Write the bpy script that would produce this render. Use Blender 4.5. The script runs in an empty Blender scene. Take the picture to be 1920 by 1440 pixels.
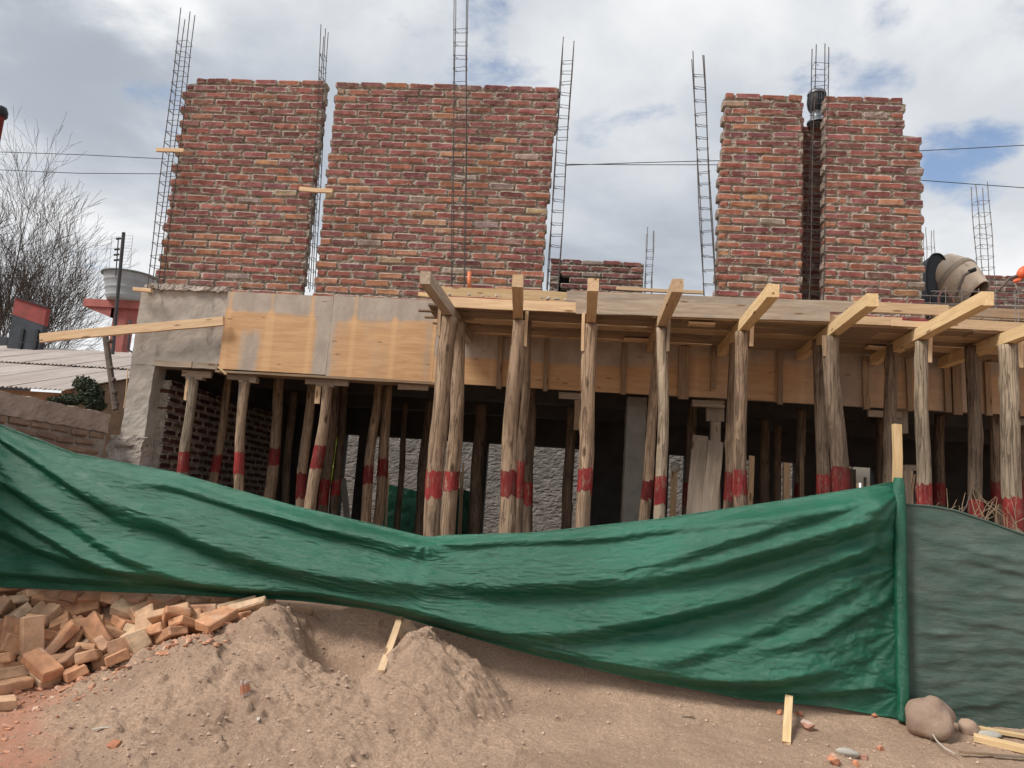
import bpy, math, random
import numpy as np
from mathutils import Vector, Matrix, noise as mnoise

sc = bpy.context.scene
COL = sc.collection
random.seed(7)

# ------------------------------------------------------------------ camera
F = 1440.0
CAM = Vector((0, 0, 1.5))
_dy = Vector((103, -237, -F)).normalized()
_dz = Vector((640, 9220, -F)).normalized()
_dz = (_dz - _dz.dot(_dy) * _dy).normalized()
_dx = _dy.cross(_dz)
ROT = Matrix((_dx, _dy, _dz))                 # world <- camera
cam = bpy.data.cameras.new('camera')
cam.sensor_width = 36; cam.lens = 27.0; cam.clip_end = 2000; cam.clip_start = 0.05
camo = bpy.data.objects.new('camera', cam)
camo.matrix_world = Matrix.Translation(CAM) @ ROT.to_4x4()
COL.objects.link(camo); sc.camera = camo

# ------------------------------------------------------------------ light and sky
SUN_DIR = Vector((-0.72, -0.50, 0.95)).normalized()          # towards the sun
elev = math.asin(SUN_DIR.z); azim = math.atan2(SUN_DIR.x, SUN_DIR.y)
sd = bpy.data.lights.new('sun', 'SUN'); sd.energy = 2.2; sd.angle = math.radians(18); sd.color = (1, 0.95, 0.87)
so = bpy.data.objects.new('sun', sd); so.rotation_euler = SUN_DIR.to_track_quat('Z', 'Y').to_euler(); COL.objects.link(so)
sc.view_settings.view_transform = 'Standard'; sc.view_settings.look = 'None'
sc.view_settings.gamma = 1.0; sc.view_settings.use_curve_mapping = False
sc.view_settings.exposure = 0.90
SKY_GAIN = 0.45

def ray(px, py):
    return ROT @ Vector((px - 960, 720 - py, -F))
def at(px, py, Y):
    r = ray(px, py); return CAM + r * (Y / r.y)
def atz(px, py, z):
    r = ray(px, py); return CAM + r * ((z - CAM.z) / r.z)

def node(nt, kind, **kw):
    n = nt.nodes.new(kind)
    for k, v in kw.items():
        if k.startswith('_'):
            i = int(k[1:]); s = n.inputs[i]
        else:
            s = n.inputs.get(k.replace('_', ' '))
            if s is None: setattr(n, k, v); continue
        if isinstance(v, bpy.types.NodeSocket): nt.links.new(v, s)
        else: s.default_value = v
    return n
def math_(nt, op, a, b=None, clamp=False):
    n = nt.nodes.new('ShaderNodeMath'); n.operation = op; n.use_clamp = clamp
    for i, v in enumerate((a, b)):
        if v is None: continue
        if isinstance(v, bpy.types.NodeSocket): nt.links.new(v, n.inputs[i])
        else: n.inputs[i].default_value = v
    return n.outputs[0]
def mixc(nt, fac, a, b, blend='MIX'):
    n = nt.nodes.new('ShaderNodeMix'); n.data_type = 'RGBA'; n.blend_type = blend
    for s, v in ((n.inputs[0], fac), (n.inputs[6], a), (n.inputs[7], b)):
        if isinstance(v, bpy.types.NodeSocket): nt.links.new(v, s)
        else: s.default_value = v if not isinstance(v, tuple) else (*v[:3], 1)
    return n.outputs[2]
def ramp(nt, fac, a, b, ca=0.0, cb=1.0):
    n = nt.nodes.new('ShaderNodeMapRange'); n.interpolation_type = 'SMOOTHSTEP'
    nt.links.new(fac, n.inputs[0]); n.inputs[1].default_value = a; n.inputs[2].default_value = b
    n.inputs[3].default_value = ca; n.inputs[4].default_value = cb
    return n.outputs[0]

def make_world():
    w = bpy.data.worlds.new('World'); sc.world = w; w.use_nodes = True
    nt = w.node_tree; nt.nodes.clear()
    sky = node(nt, 'ShaderNodeTexSky', sky_type='NISHITA'); sky.sun_disc = False
    sky.sun_elevation = elev; sky.sun_rotation = azim
    bg1 = node(nt, 'ShaderNodeBackground', Color=sky.outputs[0], Strength=0.09)
    tc = node(nt, 'ShaderNodeTexCoord')
    sep = node(nt, 'ShaderNodeSeparateXYZ', Vector=tc.outputs['Generated'])
    zc = math_(nt, 'ADD', math_(nt, 'MAXIMUM', sep.outputs[2], 0.0), 0.16)
    px = math_(nt, 'DIVIDE', sep.outputs[0], zc); py = math_(nt, 'DIVIDE', sep.outputs[1], zc)
    comb = node(nt, 'ShaderNodeCombineXYZ', X=px, Y=py)
    n1 = node(nt, 'ShaderNodeTexNoise', Vector=comb.outputs[0], Scale=1.15, Detail=9.0, Roughness=0.56, Distortion=0.35)
    n2 = node(nt, 'ShaderNodeTexNoise', Vector=node(nt, 'ShaderNodeMapping', Vector=comb.outputs[0], Location=(3.1, 7.7, 1)).outputs[0],
              Scale=0.55, Detail=5.0, Roughness=0.5)
    # brightness of the cloud sheet
    b = math_(nt, 'ADD', ramp(nt, n1.outputs[0], 0.36, 0.66, 0.0, 0.37), ramp(nt, n2.outputs[0], 0.38, 0.62, 0.0, 0.26))
    base = math_(nt, 'ADD', b, 0.63)
    # lighter towards the veiled bright spot high on the left of the view
    g = ray(120, 40).normalized()
    dt = node(nt, 'ShaderNodeVectorMath', operation='DOT_PRODUCT', _0=tc.outputs['Generated'], _1=(g.x, g.y, g.z))
    glow = math_(nt, 'MULTIPLY', ramp(nt, dt.outputs['Value'], 0.985, 1.0), ramp(nt, n1.outputs[0], 0.40, 0.62, 0, 0.9))
    base = math_(nt, 'ADD', base, math_(nt, 'MULTIPLY', glow, 0.7))
    hz = ramp(nt, sep.outputs[2], 0.0, 0.35, 0.22, 0.0)
    base = math_(nt, 'ADD', base, hz)
    ccol = mixc(nt, ramp(nt, base, 0.6, 1.15), (0.80, 0.88, 1.0), (0.97, 0.985, 1.0))
    bg2 = node(nt, 'ShaderNodeBackground', Color=ccol, Strength=math_(nt, 'MULTIPLY', base, SKY_GAIN))
    # gaps where blue shows
    n3 = node(nt, 'ShaderNodeTexNoise', Vector=node(nt, 'ShaderNodeMapping', Vector=comb.outputs[0], Location=(0.6, 1.9, 0)).outputs[0],
              Scale=2.1, Detail=8.0, Roughness=0.6, Distortion=0.2)
    def hole(x, y, r):
        h = ray(x, y).normalized()
        d = node(nt, 'ShaderNodeVectorMath', operation='DOT_PRODUCT', _0=tc.outputs['Generated'], _1=(h.x, h.y, h.z))
        return ramp(nt, d.outputs['Value'], math.cos(r * 1.0), math.cos(r * 0.15), 0, 0.16)
    hl = math_(nt, 'ADD', math_(nt, 'ADD', hole(925, 25, 0.16), hole(1815, 290, 0.075)), math_(nt, 'ADD', hole(1600, 130, 0.10), hole(1180, 200, 0.10)))
    m = ramp(nt, math_(nt, 'ADD', n3.outputs[0], hl), 0.61, 0.76, 0.0, 0.9)
    mx = node(nt, 'ShaderNodeMixShader', _0=m, _1=bg2.outputs[0], _2=bg1.outputs[0])
    node(nt, 'ShaderNodeOutputWorld', Surface=mx.outputs[0])
make_world()

# ------------------------------------------------------------------ helpers
def hsh(ix, iy, s):
    n = (ix.astype(np.int64) * 374761393 + iy.astype(np.int64) * 668265263 + s * 974634777) & 0x7fffffff
    n = ((n ^ (n >> 13)) * 1274126177) & 0x7fffffff
    return ((n ^ (n >> 16)) & 0xffff) / 65535.0
def vn(x, y, s=0):
    x = np.asarray(x, float); y = np.asarray(y, float)
    ix = np.floor(x); iy = np.floor(y); fx = x - ix; fy = y - iy
    fx = fx * fx * fx * (fx * (fx * 6 - 15) + 10); fy = fy * fy * fy * (fy * (fy * 6 - 15) + 10)
    a = hsh(ix, iy, s); b = hsh(ix + 1, iy, s); c = hsh(ix, iy + 1, s); d = hsh(ix + 1, iy + 1, s)
    return (a + (b - a) * fx) * (1 - fy) + (c + (d - c) * fx) * fy - 0.5
def fbm(x, y, s=0, o=4, g=0.5):
    r = 0; a = 1.0
    for i in range(o):
        r = r + a * vn(x * 2 ** i, y * 2 ** i, s + i * 17); a *= g
    return r

def wloc(o):
    v = Vector((0, 0, 0))
    while o: v = v + o.location; o = o.parent
    return v
def link(name, data, parent=None, loc=None, rot=None):
    o = bpy.data.objects.new(name, data); COL.objects.link(o)
    if parent is not None: o.parent = parent
    loc = Vector(loc) if loc is not None else Vector((0, 0, 0))
    pl = wloc(parent) if parent is not None else Vector((0, 0, 0))
    o.location = loc - pl
    if rot is not None: o.rotation_euler = rot.to_euler() if isinstance(rot, Matrix) else rot
    return o
def tag(o, label=None, cat=None, group=None, kind=None):
    if label: o['label'] = label
    if cat: o['category'] = cat
    if group: o['group'] = group
    if kind: o['kind'] = kind
    return o
def mesh(name, V, Fs, mat, smooth=False):
    me = bpy.data.meshes.new(name)
    V = np.asarray(V, float)
    me.from_pydata(V.tolist(), [], Fs if isinstance(Fs, list) else Fs.tolist())
    if mat: me.materials.append(mat)
    if smooth: me.shade_smooth()
    return me
def put(name, V, Fs, mat, parent=None, org=None, smooth=False):
    V = np.asarray(V, float)
    if org is None:
        if parent is not None: org = wloc(parent)
        else: org = Vector((V[:, 0].mean(), V[:, 1].mean(), V[:, 2].min()))
    org = Vector(org)
    return link(name, mesh(name, V - np.array(org), Fs, mat, smooth), parent, org)
def empty(name, loc, label, cat, group=None):
    o = bpy.data.objects.new(name, None); COL.objects.link(o); o.location = Vector(loc); o.empty_display_size = .1
    return tag(o, label, cat, group)

def grid(nu, nv, off=0):
    i = np.arange(nu - 1)[:, None]; j = np.arange(nv - 1)[None, :]
    a = (i * nv + j + off).ravel()
    return np.stack([a, a + nv, a + nv + 1, a + 1], 1).tolist()

class MB:
    def __init__(s): s.V = []; s.F = []
    def add(s, V, Fs):
        n = len(s.V); s.V += [tuple(v) for v in V]; s.F += [tuple(i + n for i in f) for f in Fs]
    def box(s, a, b):
        x0, y0, z0 = a; x1, y1, z1 = b
        s.add([(x0, y0, z0), (x1, y0, z0), (x1, y1, z0), (x0, y1, z0), (x0, y0, z1), (x1, y0, z1), (x1, y1, z1), (x0, y1, z1)],
              [(0, 3, 2, 1), (4, 5, 6, 7), (0, 1, 5, 4), (1, 2, 6, 5), (2, 3, 7, 6), (3, 0, 4, 7)])
    def tube(s, pts, r, n=6, cap=True, jit=0):
        pts = [Vector(p) for p in pts]
        rs = r if isinstance(r, (list, tuple)) else [r] * len(pts)
        V = []; prev = None
        for i, p in enumerate(pts):
            d = (pts[min(i + 1, len(pts) - 1)] - pts[max(i - 1, 0)]).normalized()
            if prev is None:
                u = d.orthogonal().normalized()
            else:
                u = (prev - prev.dot(d) * d).normalized()
            prev = u; w = d.cross(u)
            for k in range(n):
                a = 2 * math.pi * k / n
                V.append(p + (u * math.cos(a) + w * math.sin(a)) * rs[i])
        Fs = []
        for i in range(len(pts) - 1):
            for k in range(n):
                Fs.append((i * n + k, i * n + (k + 1) % n, (i + 1) * n + (k + 1) % n, (i + 1) * n + k))
        if cap:
            Fs.append(tuple(reversed(range(n)))); Fs.append(tuple((len(pts) - 1) * n + k for k in range(n)))
        s.add(V, Fs)
    def lathe(s, prof, n, M):
        V = []
        for r, z in prof:
            for k in range(n):
                a = 2 * math.pi * k / n; V.append(M @ Vector((r * math.cos(a), r * math.sin(a), z)))
        Fs = []
        for i in range(len(prof) - 1):
            for k in range(n):
                Fs.append((i * n + k, i * n + (k + 1) % n, (i + 1) * n + (k + 1) % n, (i + 1) * n + k))
        s.add(V, Fs)
    def build(s, name, mat, parent=None, org=None, smooth=False):
        return put(name, s.V, s.F, mat, parent, org, smooth)

# chamfered box, 24 verts / 44 triangles
def cbox(L, W, H, c, j=0.0, rnd=random):
    V = []; idx = {}
    h = (L / 2, W / 2, H / 2)
    for sx in (-1, 1):
        for sy in (-1, 1):
            for sz in (-1, 1):
                s = (sx, sy, sz); jj = [rnd.uniform(-j, j) for _ in range(3)]
                cc = [c * rnd.uniform(.6, 1.6) for _ in range(3)] if j else [c] * 3
                for ax in range(3):
                    p = [s[k] * (h[k] - (0 if k == ax else cc[k])) + jj[k] for k in range(3)]
                    idx[(sx, sy, sz, ax)] = len(V); V.append(tuple(p))
    Fs = []
    def q(*k): Fs.append([idx[t] for t in k])
    for ax in range(3):
        a, b = [k for k in range(3) if k != ax]
        for s in (-1, 1):
            ring = []
            for sa, sb in ((-1, -1), (1, -1), (1, 1), (-1, 1)):
                k = [0, 0, 0]; k[ax] = s; k[a] = sa; k[b] = sb; ring.append(idx[(*k, ax)])
            Fs.append(ring)
    for ax in range(3):
        a, b = [k for k in range(3) if k != ax]
        for sa in (-1, 1):
            for sb in (-1, 1):
                def k3(s):
                    k = [0, 0, 0]; k[ax] = s; k[a] = sa; k[b] = sb; return tuple(k)
                Fs.append([idx[(*k3(-1), a)], idx[(*k3(1), a)], idx[(*k3(1), b)], idx[(*k3(-1), b)]])
    for sx in (-1, 1):
        for sy in (-1, 1):
            for sz in (-1, 1): Fs.append([idx[(sx, sy, sz, k)] for k in range(3)])
    # orient outward
    out = []
    for f in Fs:
        a, b, c_ = Vector(V[f[0]]), Vector(V[f[1]]), Vector(V[f[2]])
        n = (b - a).cross(c_ - a); cen = sum((Vector(V[i]) for i in f), Vector()) / len(f)
        out.append(f if n.dot(cen) > 0 else f[::-1])
    return V, out

# ------------------------------------------------------------------ materials
def principled(nt, **kw):
    b = node(nt, 'ShaderNodeBsdfPrincipled')
    for k, v in kw.items():
        s = b.inputs[k.replace('_', ' ')]
        if isinstance(v, bpy.types.NodeSocket): nt.links.new(v, s)
        else: s.default_value = v if not (isinstance(v, tuple) and len(v) == 3) else (*v, 1)
    node(nt, 'ShaderNodeOutputMaterial', Surface=b.outputs[0]); return b
def newmat(name):
    m = bpy.data.materials.new(name); m.use_nodes = True; m.node_tree.nodes.clear(); return m, m.node_tree
def coords(nt, stretch=(1, 1, 1), rnd=True):
    tc = node(nt, 'ShaderNodeTexCoord'); v = tc.outputs['Object']; oi = node(nt, 'ShaderNodeObjectInfo')
    if rnd:
        r = math_(nt, 'MULTIPLY', oi.outputs['Random'], 61.0)
        v = node(nt, 'ShaderNodeVectorMath', operation='ADD', _0=v, _1=node(nt, 'ShaderNodeCombineXYZ', X=r, Y=r, Z=r).outputs[0]).outputs[0]
    return node(nt, 'ShaderNodeMapping', Vector=v, Scale=stretch).outputs[0], oi, tc
def mat(name, c1, c2, scale=4, stretch=(1, 1, 1), rough=.85, bump=.4, bscale=60, bdist=.006, c3=None, s3=3, t3=(.55, .7),
        objcol=False, metal=0, spec=.3, detail=6, rnd=True, vary=0.0, stretch3=None):
    m, nt = newmat(name)
    v, oi, tc = coords(nt, stretch, rnd)
    n1 = node(nt, 'ShaderNodeTexNoise', Vector=v, Scale=scale, Detail=detail, Roughness=.6)
    col = mixc(nt, ramp(nt, n1.outputs[0], .32, .68), c1, c2)
    if objcol:
        col = mixc(nt, 1.0, col, oi.outputs['Color'], 'MULTIPLY')
    if c3:
        v3 = v if stretch3 is None else coords(nt, stretch3, rnd)[0]
        n3 = node(nt, 'ShaderNodeTexNoise', Vector=v3, Scale=s3, Detail=5, Roughness=.65)
        col = mixc(nt, ramp(nt, n3.outputs[0], *t3), col, c3)
    if vary:
        col = mixc(nt, 1.0, col, node(nt, 'ShaderNodeCombineColor', _0=math_(nt, 'MULTIPLY_ADD', oi.outputs['Random'], vary),
                   ).outputs[0], 'MIX') if False else node(nt, 'ShaderNodeHueSaturation', Value=ramp(nt, oi.outputs['Random'], 0, 1, 1 - vary, 1 + vary), Color=col).outputs[0]
    nb = node(nt, 'ShaderNodeTexNoise', Vector=v, Scale=bscale, Detail=5, Roughness=.65)
    bp = node(nt, 'ShaderNodeBump', Strength=bump, Distance=bdist, Height=nb.outputs[0])
    principled(nt, Base_Color=col, Roughness=rough, Normal=bp.outputs[0], Metallic=metal, Specular_IOR_Level=spec)
    return m

def brick_mat():
    m, nt = newmat('brick_clay')
    v, oi, tc = coords(nt)
    n1 = node(nt, 'ShaderNodeTexNoise', Vector=v, Scale=9, Detail=8, Roughness=.7)
    col = mixc(nt, ramp(nt, n1.outputs[0], .3, .7), (.68, .66, .66), (1.25, 1.25, 1.22))
    col = mixc(nt, 1.0, col, oi.outputs['Color'], 'MULTIPLY')
    # mortar smears along the arrises (object space of each brick)
    sep = node(nt, 'ShaderNodeSeparateXYZ', Vector=tc.outputs['Object'])
    az = ramp(nt, math_(nt, 'ABSOLUTE', sep.outputs[2]), .014, .031, 0, .30)
    ax = ramp(nt, math_(nt, 'ABSOLUTE', sep.outputs[0]), .10, .135, 0, .22)
    n2 = node(nt, 'ShaderNodeTexNoise', Vector=v, Scale=14, Detail=7, Roughness=.7)
    f = ramp(nt, math_(nt, 'ADD', n2.outputs[0], math_(nt, 'ADD', az, ax)), .60, .80, 0, .75)
    col = mixc(nt, f, col, (.46, .40, .35))
    geo = node(nt, 'ShaderNodeNewGeometry')
    wn = node(nt, 'ShaderNodeTexNoise', Vector=node(nt, 'ShaderNodeMapping', Vector=geo.outputs['Position'], Scale=(1, 1, .45)).outputs[0], Scale=2.6, Detail=8, Roughness=.68)
    col = mixc(nt, ramp(nt, wn.outputs[0], .54, .74, 0, .42), col, (.36, .30, .26))
    col = mixc(nt, ramp(nt, wn.outputs[0], .47, .30, 0, .45), col, (.10, .055, .045))
    nb = node(nt, 'ShaderNodeTexNoise', Vector=v, Scale=45, Detail=7, Roughness=.7)
    nb2 = node(nt, 'ShaderNodeTexNoise', Vector=v, Scale=11, Detail=3)
    bp = node(nt, 'ShaderNodeBump', Strength=.8, Distance=.008, Height=math_(nt, 'ADD', nb.outputs[0], math_(nt, 'MULTIPLY', nb2.outputs[0], 2)))
    principled(nt, Base_Color=col, Roughness=.9, Normal=bp.outputs[0], Specular_IOR_Level=.2)
    return m

def wood_mat(name, c1, c2, grey=(.30, .26, .22), g=(.6, .8), cut=1.0, rough=.8):
    """sawn board; the grain runs along local X"""
    m, nt = newmat(name)
    v, oi, tc = coords(nt, (1.2, 14, 14))
    n1 = node(nt, 'ShaderNodeTexNoise', Vector=v, Scale=2.2, Detail=8, Roughness=.62, Distortion=.6)
    col = mixc(nt, ramp(nt, n1.outputs[0], .3, .7), c1, c2)
    v2, _, _ = coords(nt, (1, 2, 2))
    n2 = node(nt, 'ShaderNodeTexNoise', Vector=v2, Scale=1.6, Detail=6, Roughness=.6)
    col = mixc(nt, ramp(nt, n2.outputs[0], *g, 0, .8), col, grey)
    v3, _, _ = coords(nt, (2.0, 9, 9))
    vo = node(nt, 'ShaderNodeTexVoronoi', Vector=v3, Scale=1.3)
    kn = ramp(nt, vo.outputs['Distance'], .10, .17, .75, 0)
    col = mixc(nt, kn, col, (.12, .055, .02))
    col = node(nt, 'ShaderNodeHueSaturation', Value=ramp(nt, oi.outputs['Random'], 0, 1, .80, 1.15), Color=col).outputs[0]
    bp = node(nt, 'ShaderNodeBump', Strength=.5, Distance=.004, Height=n1.outputs[0])
    principled(nt, Base_Color=col, Roughness=rough, Normal=bp.outputs[0], Specular_IOR_Level=.25)
    return m

def log_mat(name, c1, c2, paint=None):
    m, nt = newmat(name)
    v, oi, tc = coords(nt, (7, 7, 1.3))
    n1 = node(nt, 'ShaderNodeTexNoise', Vector=v, Scale=2.4, Detail=10, Roughness=.72, Distortion=.9)
    col = mixc(nt, ramp(nt, n1.outputs[0], .33, .66), c1, c2)
    v2, _, _ = coords(nt, (1, 1, .35))
    n2 = node(nt, 'ShaderNodeTexNoise', Vector=v2, Scale=7, Detail=8, Roughness=.7)
    col = mixc(nt, ramp(nt, n2.outputs[0], .53, .70, 0, .75), col, (.11, .072, .048))
    # drying cracks
    v4, _, _ = coords(nt, (22, 22, .9))
    n4 = node(nt, 'ShaderNodeTexNoise', Vector=v4, Scale=1.2, Detail=3, Roughness=.5, Distortion=.3)
    crack = ramp(nt, math_(nt, 'ABSOLUTE', math_(nt, 'SUBTRACT', n4.outputs[0], .5)), .006, .03, 1, 0)
    kv = node(nt, 'ShaderNodeTexVoronoi', Vector=coords(nt, (4, 4, 1.6))[0], Scale=1.6)
    col = mixc(nt, ramp(nt, kv.outputs['Distance'], .07, .16, .85, 0), col, (.06, .035, .02))
    col = mixc(nt, math_(nt, 'MULTIPLY', crack, .5), col, (.035, .022, .015))
    if paint:
        v3, _, _ = coords(nt, (2, 2, .6))
        n3 = node(nt, 'ShaderNodeTexNoise', Vector=v3, Scale=14, Detail=7, Roughness=.75)
        pc = mixc(nt, ramp(nt, n2.outputs[0], .35, .65), paint, tuple(c * .55 for c in paint))
        col = mixc(nt, ramp(nt, n3.outputs[0], .50, .66, 0, .85), pc, col)
    col = node(nt, 'ShaderNodeHueSaturation', Value=ramp(nt, oi.outputs['Random'], 0, 1, .78, 1.15) if not paint else ramp(nt, oi.outputs['Random'], 0, 1, .65, 1.15), Color=col).outputs[0]
    h = math_(nt, 'SUBTRACT', n1.outputs[0], math_(nt, 'MULTIPLY', crack, .8))
    bp = node(nt, 'ShaderNodeBump', Strength=.8, Distance=.012, Height=h)
    principled(nt, Base_Color=col, Roughness=.8 if not paint else .6, Normal=bp.outputs[0], Specular_IOR_Level=.25)
    return m

M = {}
M['brick'] = brick_mat()
M['brick_pile'] = mat('loose_brick_clay', (1.15, 1.12, 1.1), (.72, .70, .70), 10, bump=.7, bscale=40, bdist=.006, objcol=True, c3=(.50, .36, .27), s3=6, t3=(.55, .75))
M['mortar'] = mat('mortar', (.36, .31, .255), (.21, .175, .145), 14, bump=1.0, bscale=60, bdist=.016, c3=(.42, .39, .35), s3=9, t3=(.57, .72))
M['concrete'] = mat('concrete', (.40, .355, .31), (.27, .24, .21), 3, bump=.6, bscale=40, bdist=.006, c3=(.13, .115, .10), s3=5, t3=(.55, .75), stretch3=(1, 1, .35))
M['plaster'] = mat('rough_plaster', (.44, .38, .335), (.31, .265, .23), 6, bump=1.0, bscale=32, bdist=.02, c3=(.16, .135, .115), s3=13, t3=(.56, .70))
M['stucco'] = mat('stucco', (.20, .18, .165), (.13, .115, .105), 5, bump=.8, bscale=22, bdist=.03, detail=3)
M['dark_concrete'] = mat('shade_dark_concrete', (.07, .066, .064), (.045, .043, .042), 3, bump=.5, bscale=20, bdist=.01)  # wall and ceiling concrete, colour darkened to deepen the interior shade
M['pine'] = wood_mat('new_pine', (.46, .31, .185), (.60, .43, .27), grey=(.42, .31, .21), g=(.55, .8))
M['yellow'] = wood_mat('yellow_pine', (.51, .35, .18), (.64, .47, .27), grey=(.5, .36, .2), g=(.6, .85))
M['grey_wood'] = wood_mat('weathered_wood', (.25, .19, .14), (.37, .30, .23), grey=(.22, .19, .165), g=(.45, .7))
M['brown_wood'] = wood_mat('used_formwork_wood', (.21, .138, .085), (.33, .23, .15), grey=(.22, .185, .155), g=(.48, .7))
M['log'] = log_mat('debarked_log', (.36, .255, .17), (.20, .135, .09))
M['log_dark'] = log_mat('barked_and_shaded_log', (.24, .175, .125), (.12, .085, .06))  # bark tone; also the darkened copy for interior posts in shade
M['log_pale'] = log_mat('pale_log', (.38, .305, .22), (.25, .195, .14))
M['red'] = log_mat('red_paint_on_log', (.3, .2, .14), (.15, .1, .07), paint=(.27, .030, .028))
M['steel'] = mat('rusty_rebar', (.10, .078, .07), (.055, .05, .05), 20, rough=.65, bump=.5, bscale=150, bdist=.002, metal=.35)
M['steel_lt'] = mat('grey_rebar', (.22, .20, .19), (.12, .11, .105), 20, rough=.6, bump=.5, bscale=150, bdist=.002, metal=.35)
M['wire'] = mat('wire', (.05, .05, .055), (.03, .03, .03), 5, bump=0)
M['mixer'] = mat('mixer_drum_paint', (.56, .46, .36), (.44, .35, .27), 4, rough=.5, c3=(.25, .20, .16), s3=6, t3=(.55, .75), bump=.2)
M['black'] = mat('black_plastic', (.016, .018, .022), (.010, .011, .013), 5, rough=.55, bump=.1)
M['slate'] = mat('dark_blue_sheet', (.035, .042, .052), (.02, .025, .032), 3, rough=.55, bump=.2)
M['redsheet'] = mat('red_sheet', (.24, .045, .04), (.16, .035, .032), 5, rough=.6, bump=.2)
M['tank'] = mat('grey_plastic_tank', (.30, .32, .34), (.23, .245, .26), 2, rough=.5, bump=.15)
M['pinkconc'] = mat('red_painted_concrete', (.36, .12, .10), (.26, .085, .075), 4, rough=.8, bump=.3, c3=(.20, .09, .08), s3=3, t3=(.55, .75))
M['roof'] = mat('aged_roof_sheet', (.50, .44, .40), (.40, .34, .31), 1.2, stretch=(1, .3, 1), rough=.75, bump=.2, c3=(.30, .24, .21), s3=2, t3=(.55, .8))
M['ochre'] = mat('ochre_render', (.33, .21, .13), (.22, .14, .09), 5, bump=.8, bscale=25, bdist=.015)
M['oldbrick'] = mat('old_brick_face', (.34, .235, .17), (.24, .16, .12), 10, bump=.9, bscale=35, bdist=.012, vary=.18)
M['orange'] = mat('orange_plastic', (.70, .13, .05), (.6, .11, .04), 5, rough=.45, bump=.05)
M['pvc'] = mat('orange_pipe', (.55, .17, .08), (.5, .15, .07), 5, rough=.45, bump=.05)
M['galv'] = mat('galvanised_sheet', (.20, .22, .24), (.12, .13, .15), 8, rough=.45, bump=.2, metal=.5)
M['rock'] = mat('boulder_stone', (.34, .24, .18), (.25, .175, .135), 5, bump=.7, bscale=40, bdist=.008, c3=(.40, .31, .24), s3=4, t3=(.55, .75))
M['palerock'] = mat('pale_stone', (.42, .39, .34), (.30, .28, .25), 9, bump=.5, bscale=50, bdist=.004)
M['bark'] = mat('tree_bark', (.13, .10, .085), (.08, .065, .055), 8, bump=.6, bscale=20, bdist=.01)
M['leaf'] = mat('shrub_leaf', (.045, .06, .030), (.022, .032, .018), 3, rough=.7, bump=.1)
M['lime'] = mat('lime_leaf', (.42, .50, .06), (.30, .42, .04), 3, rough=.7, bump=.1)
M['cream'] = mat('pale_board', (.50, .46, .40), (.40, .36, .31), 3, bump=.3)

def tarp_mat():
    m, nt = newmat('green_tarpaulin')
    tc = node(nt, 'ShaderNodeTexCoord'); v = tc.outputs['Object']
    at_ = node(nt, 'ShaderNodeMapping', Vector=v, Scale=(1, 1, 2.2)).outputs[0]
    n0 = node(nt, 'ShaderNodeTexNoise', Vector=v, Scale=1.3, Detail=4)
    col = mixc(nt, ramp(nt, n0.outputs[0], .35, .65), (.005, .086, .047), (.009, .112, .066))
    # thin dust film and scuffs
    n1 = node(nt, 'ShaderNodeTexNoise', Vector=at_, Scale=3.5, Detail=9, Roughness=.7)
    sz = node(nt, 'ShaderNodeSeparateXYZ', Vector=v)
    low = ramp(nt, sz.outputs[2], .9, -.6, 0, .06)
    col = mixc(nt, ramp(nt, math_(nt, 'ADD', n1.outputs[0], low), .56, .84, 0, .25), col, (.20, .25, .21))
    n2 = node(nt, 'ShaderNodeTexNoise', Vector=at_, Scale=11, Detail=9, Roughness=.68, Distortion=1.6)
    n3 = node(nt, 'ShaderNodeTexNoise', Vector=at_, Scale=34, Detail=6, Roughness=.65, Distortion=2.0)
    h = math_(nt, 'ADD', math_(nt, 'ABSOLUTE', math_(nt, 'SUBTRACT', n2.outputs[0], .5)),
              math_(nt, 'MULTIPLY', math_(nt, 'ABSOLUTE', math_(nt, 'SUBTRACT', n3.outputs[0], .5)), .35))
    bp = node(nt, 'ShaderNodeBump', Strength=.6, Distance=.03, Height=h)
    principled(nt, Base_Color=col, Roughness=.27, Specular_IOR_Level=.55, Normal=bp.outputs[0])
    return m
def net_mat():
    m, nt = newmat('shade_mesh')
    tc = node(nt, 'ShaderNodeTexCoord'); v = tc.outputs['Object']
    at_ = node(nt, 'ShaderNodeMapping', Vector=v, Scale=(1, 1, 3)).outputs[0]
    n1 = node(nt, 'ShaderNodeTexNoise', Vector=at_, Scale=3, Detail=7, Roughness=.65)
    col = mixc(nt, ramp(nt, n1.outputs[0], .35, .7), (.050, .085, .070), (.090, .122, .106))
    w1 = node(nt, 'ShaderNodeTexWave', Vector=v, Scale=16, wave_type='BANDS', bands_direction='X')
    w2 = node(nt, 'ShaderNodeTexWave', Vector=v, Scale=16, wave_type='BANDS', bands_direction='Z')
    w = math_(nt, 'MAXIMUM', w1.outputs[1], w2.outputs[1])
    col = mixc(nt, ramp(nt, w, .55, .95, .22, 0), col, (.03, .06, .05))
    n2 = node(nt, 'ShaderNodeTexNoise', Vector=at_, Scale=12, Detail=7, Roughness=.65, Distortion=1)
    bp = node(nt, 'ShaderNodeBump', Strength=.3, Distance=.02, Height=n2.outputs[0])
    principled(nt, Base_Color=col, Roughness=.6, Specular_IOR_Level=.3, Normal=bp.outputs[0])
    return m
M['tarp'] = tarp_mat(); M['net'] = net_mat()

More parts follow.
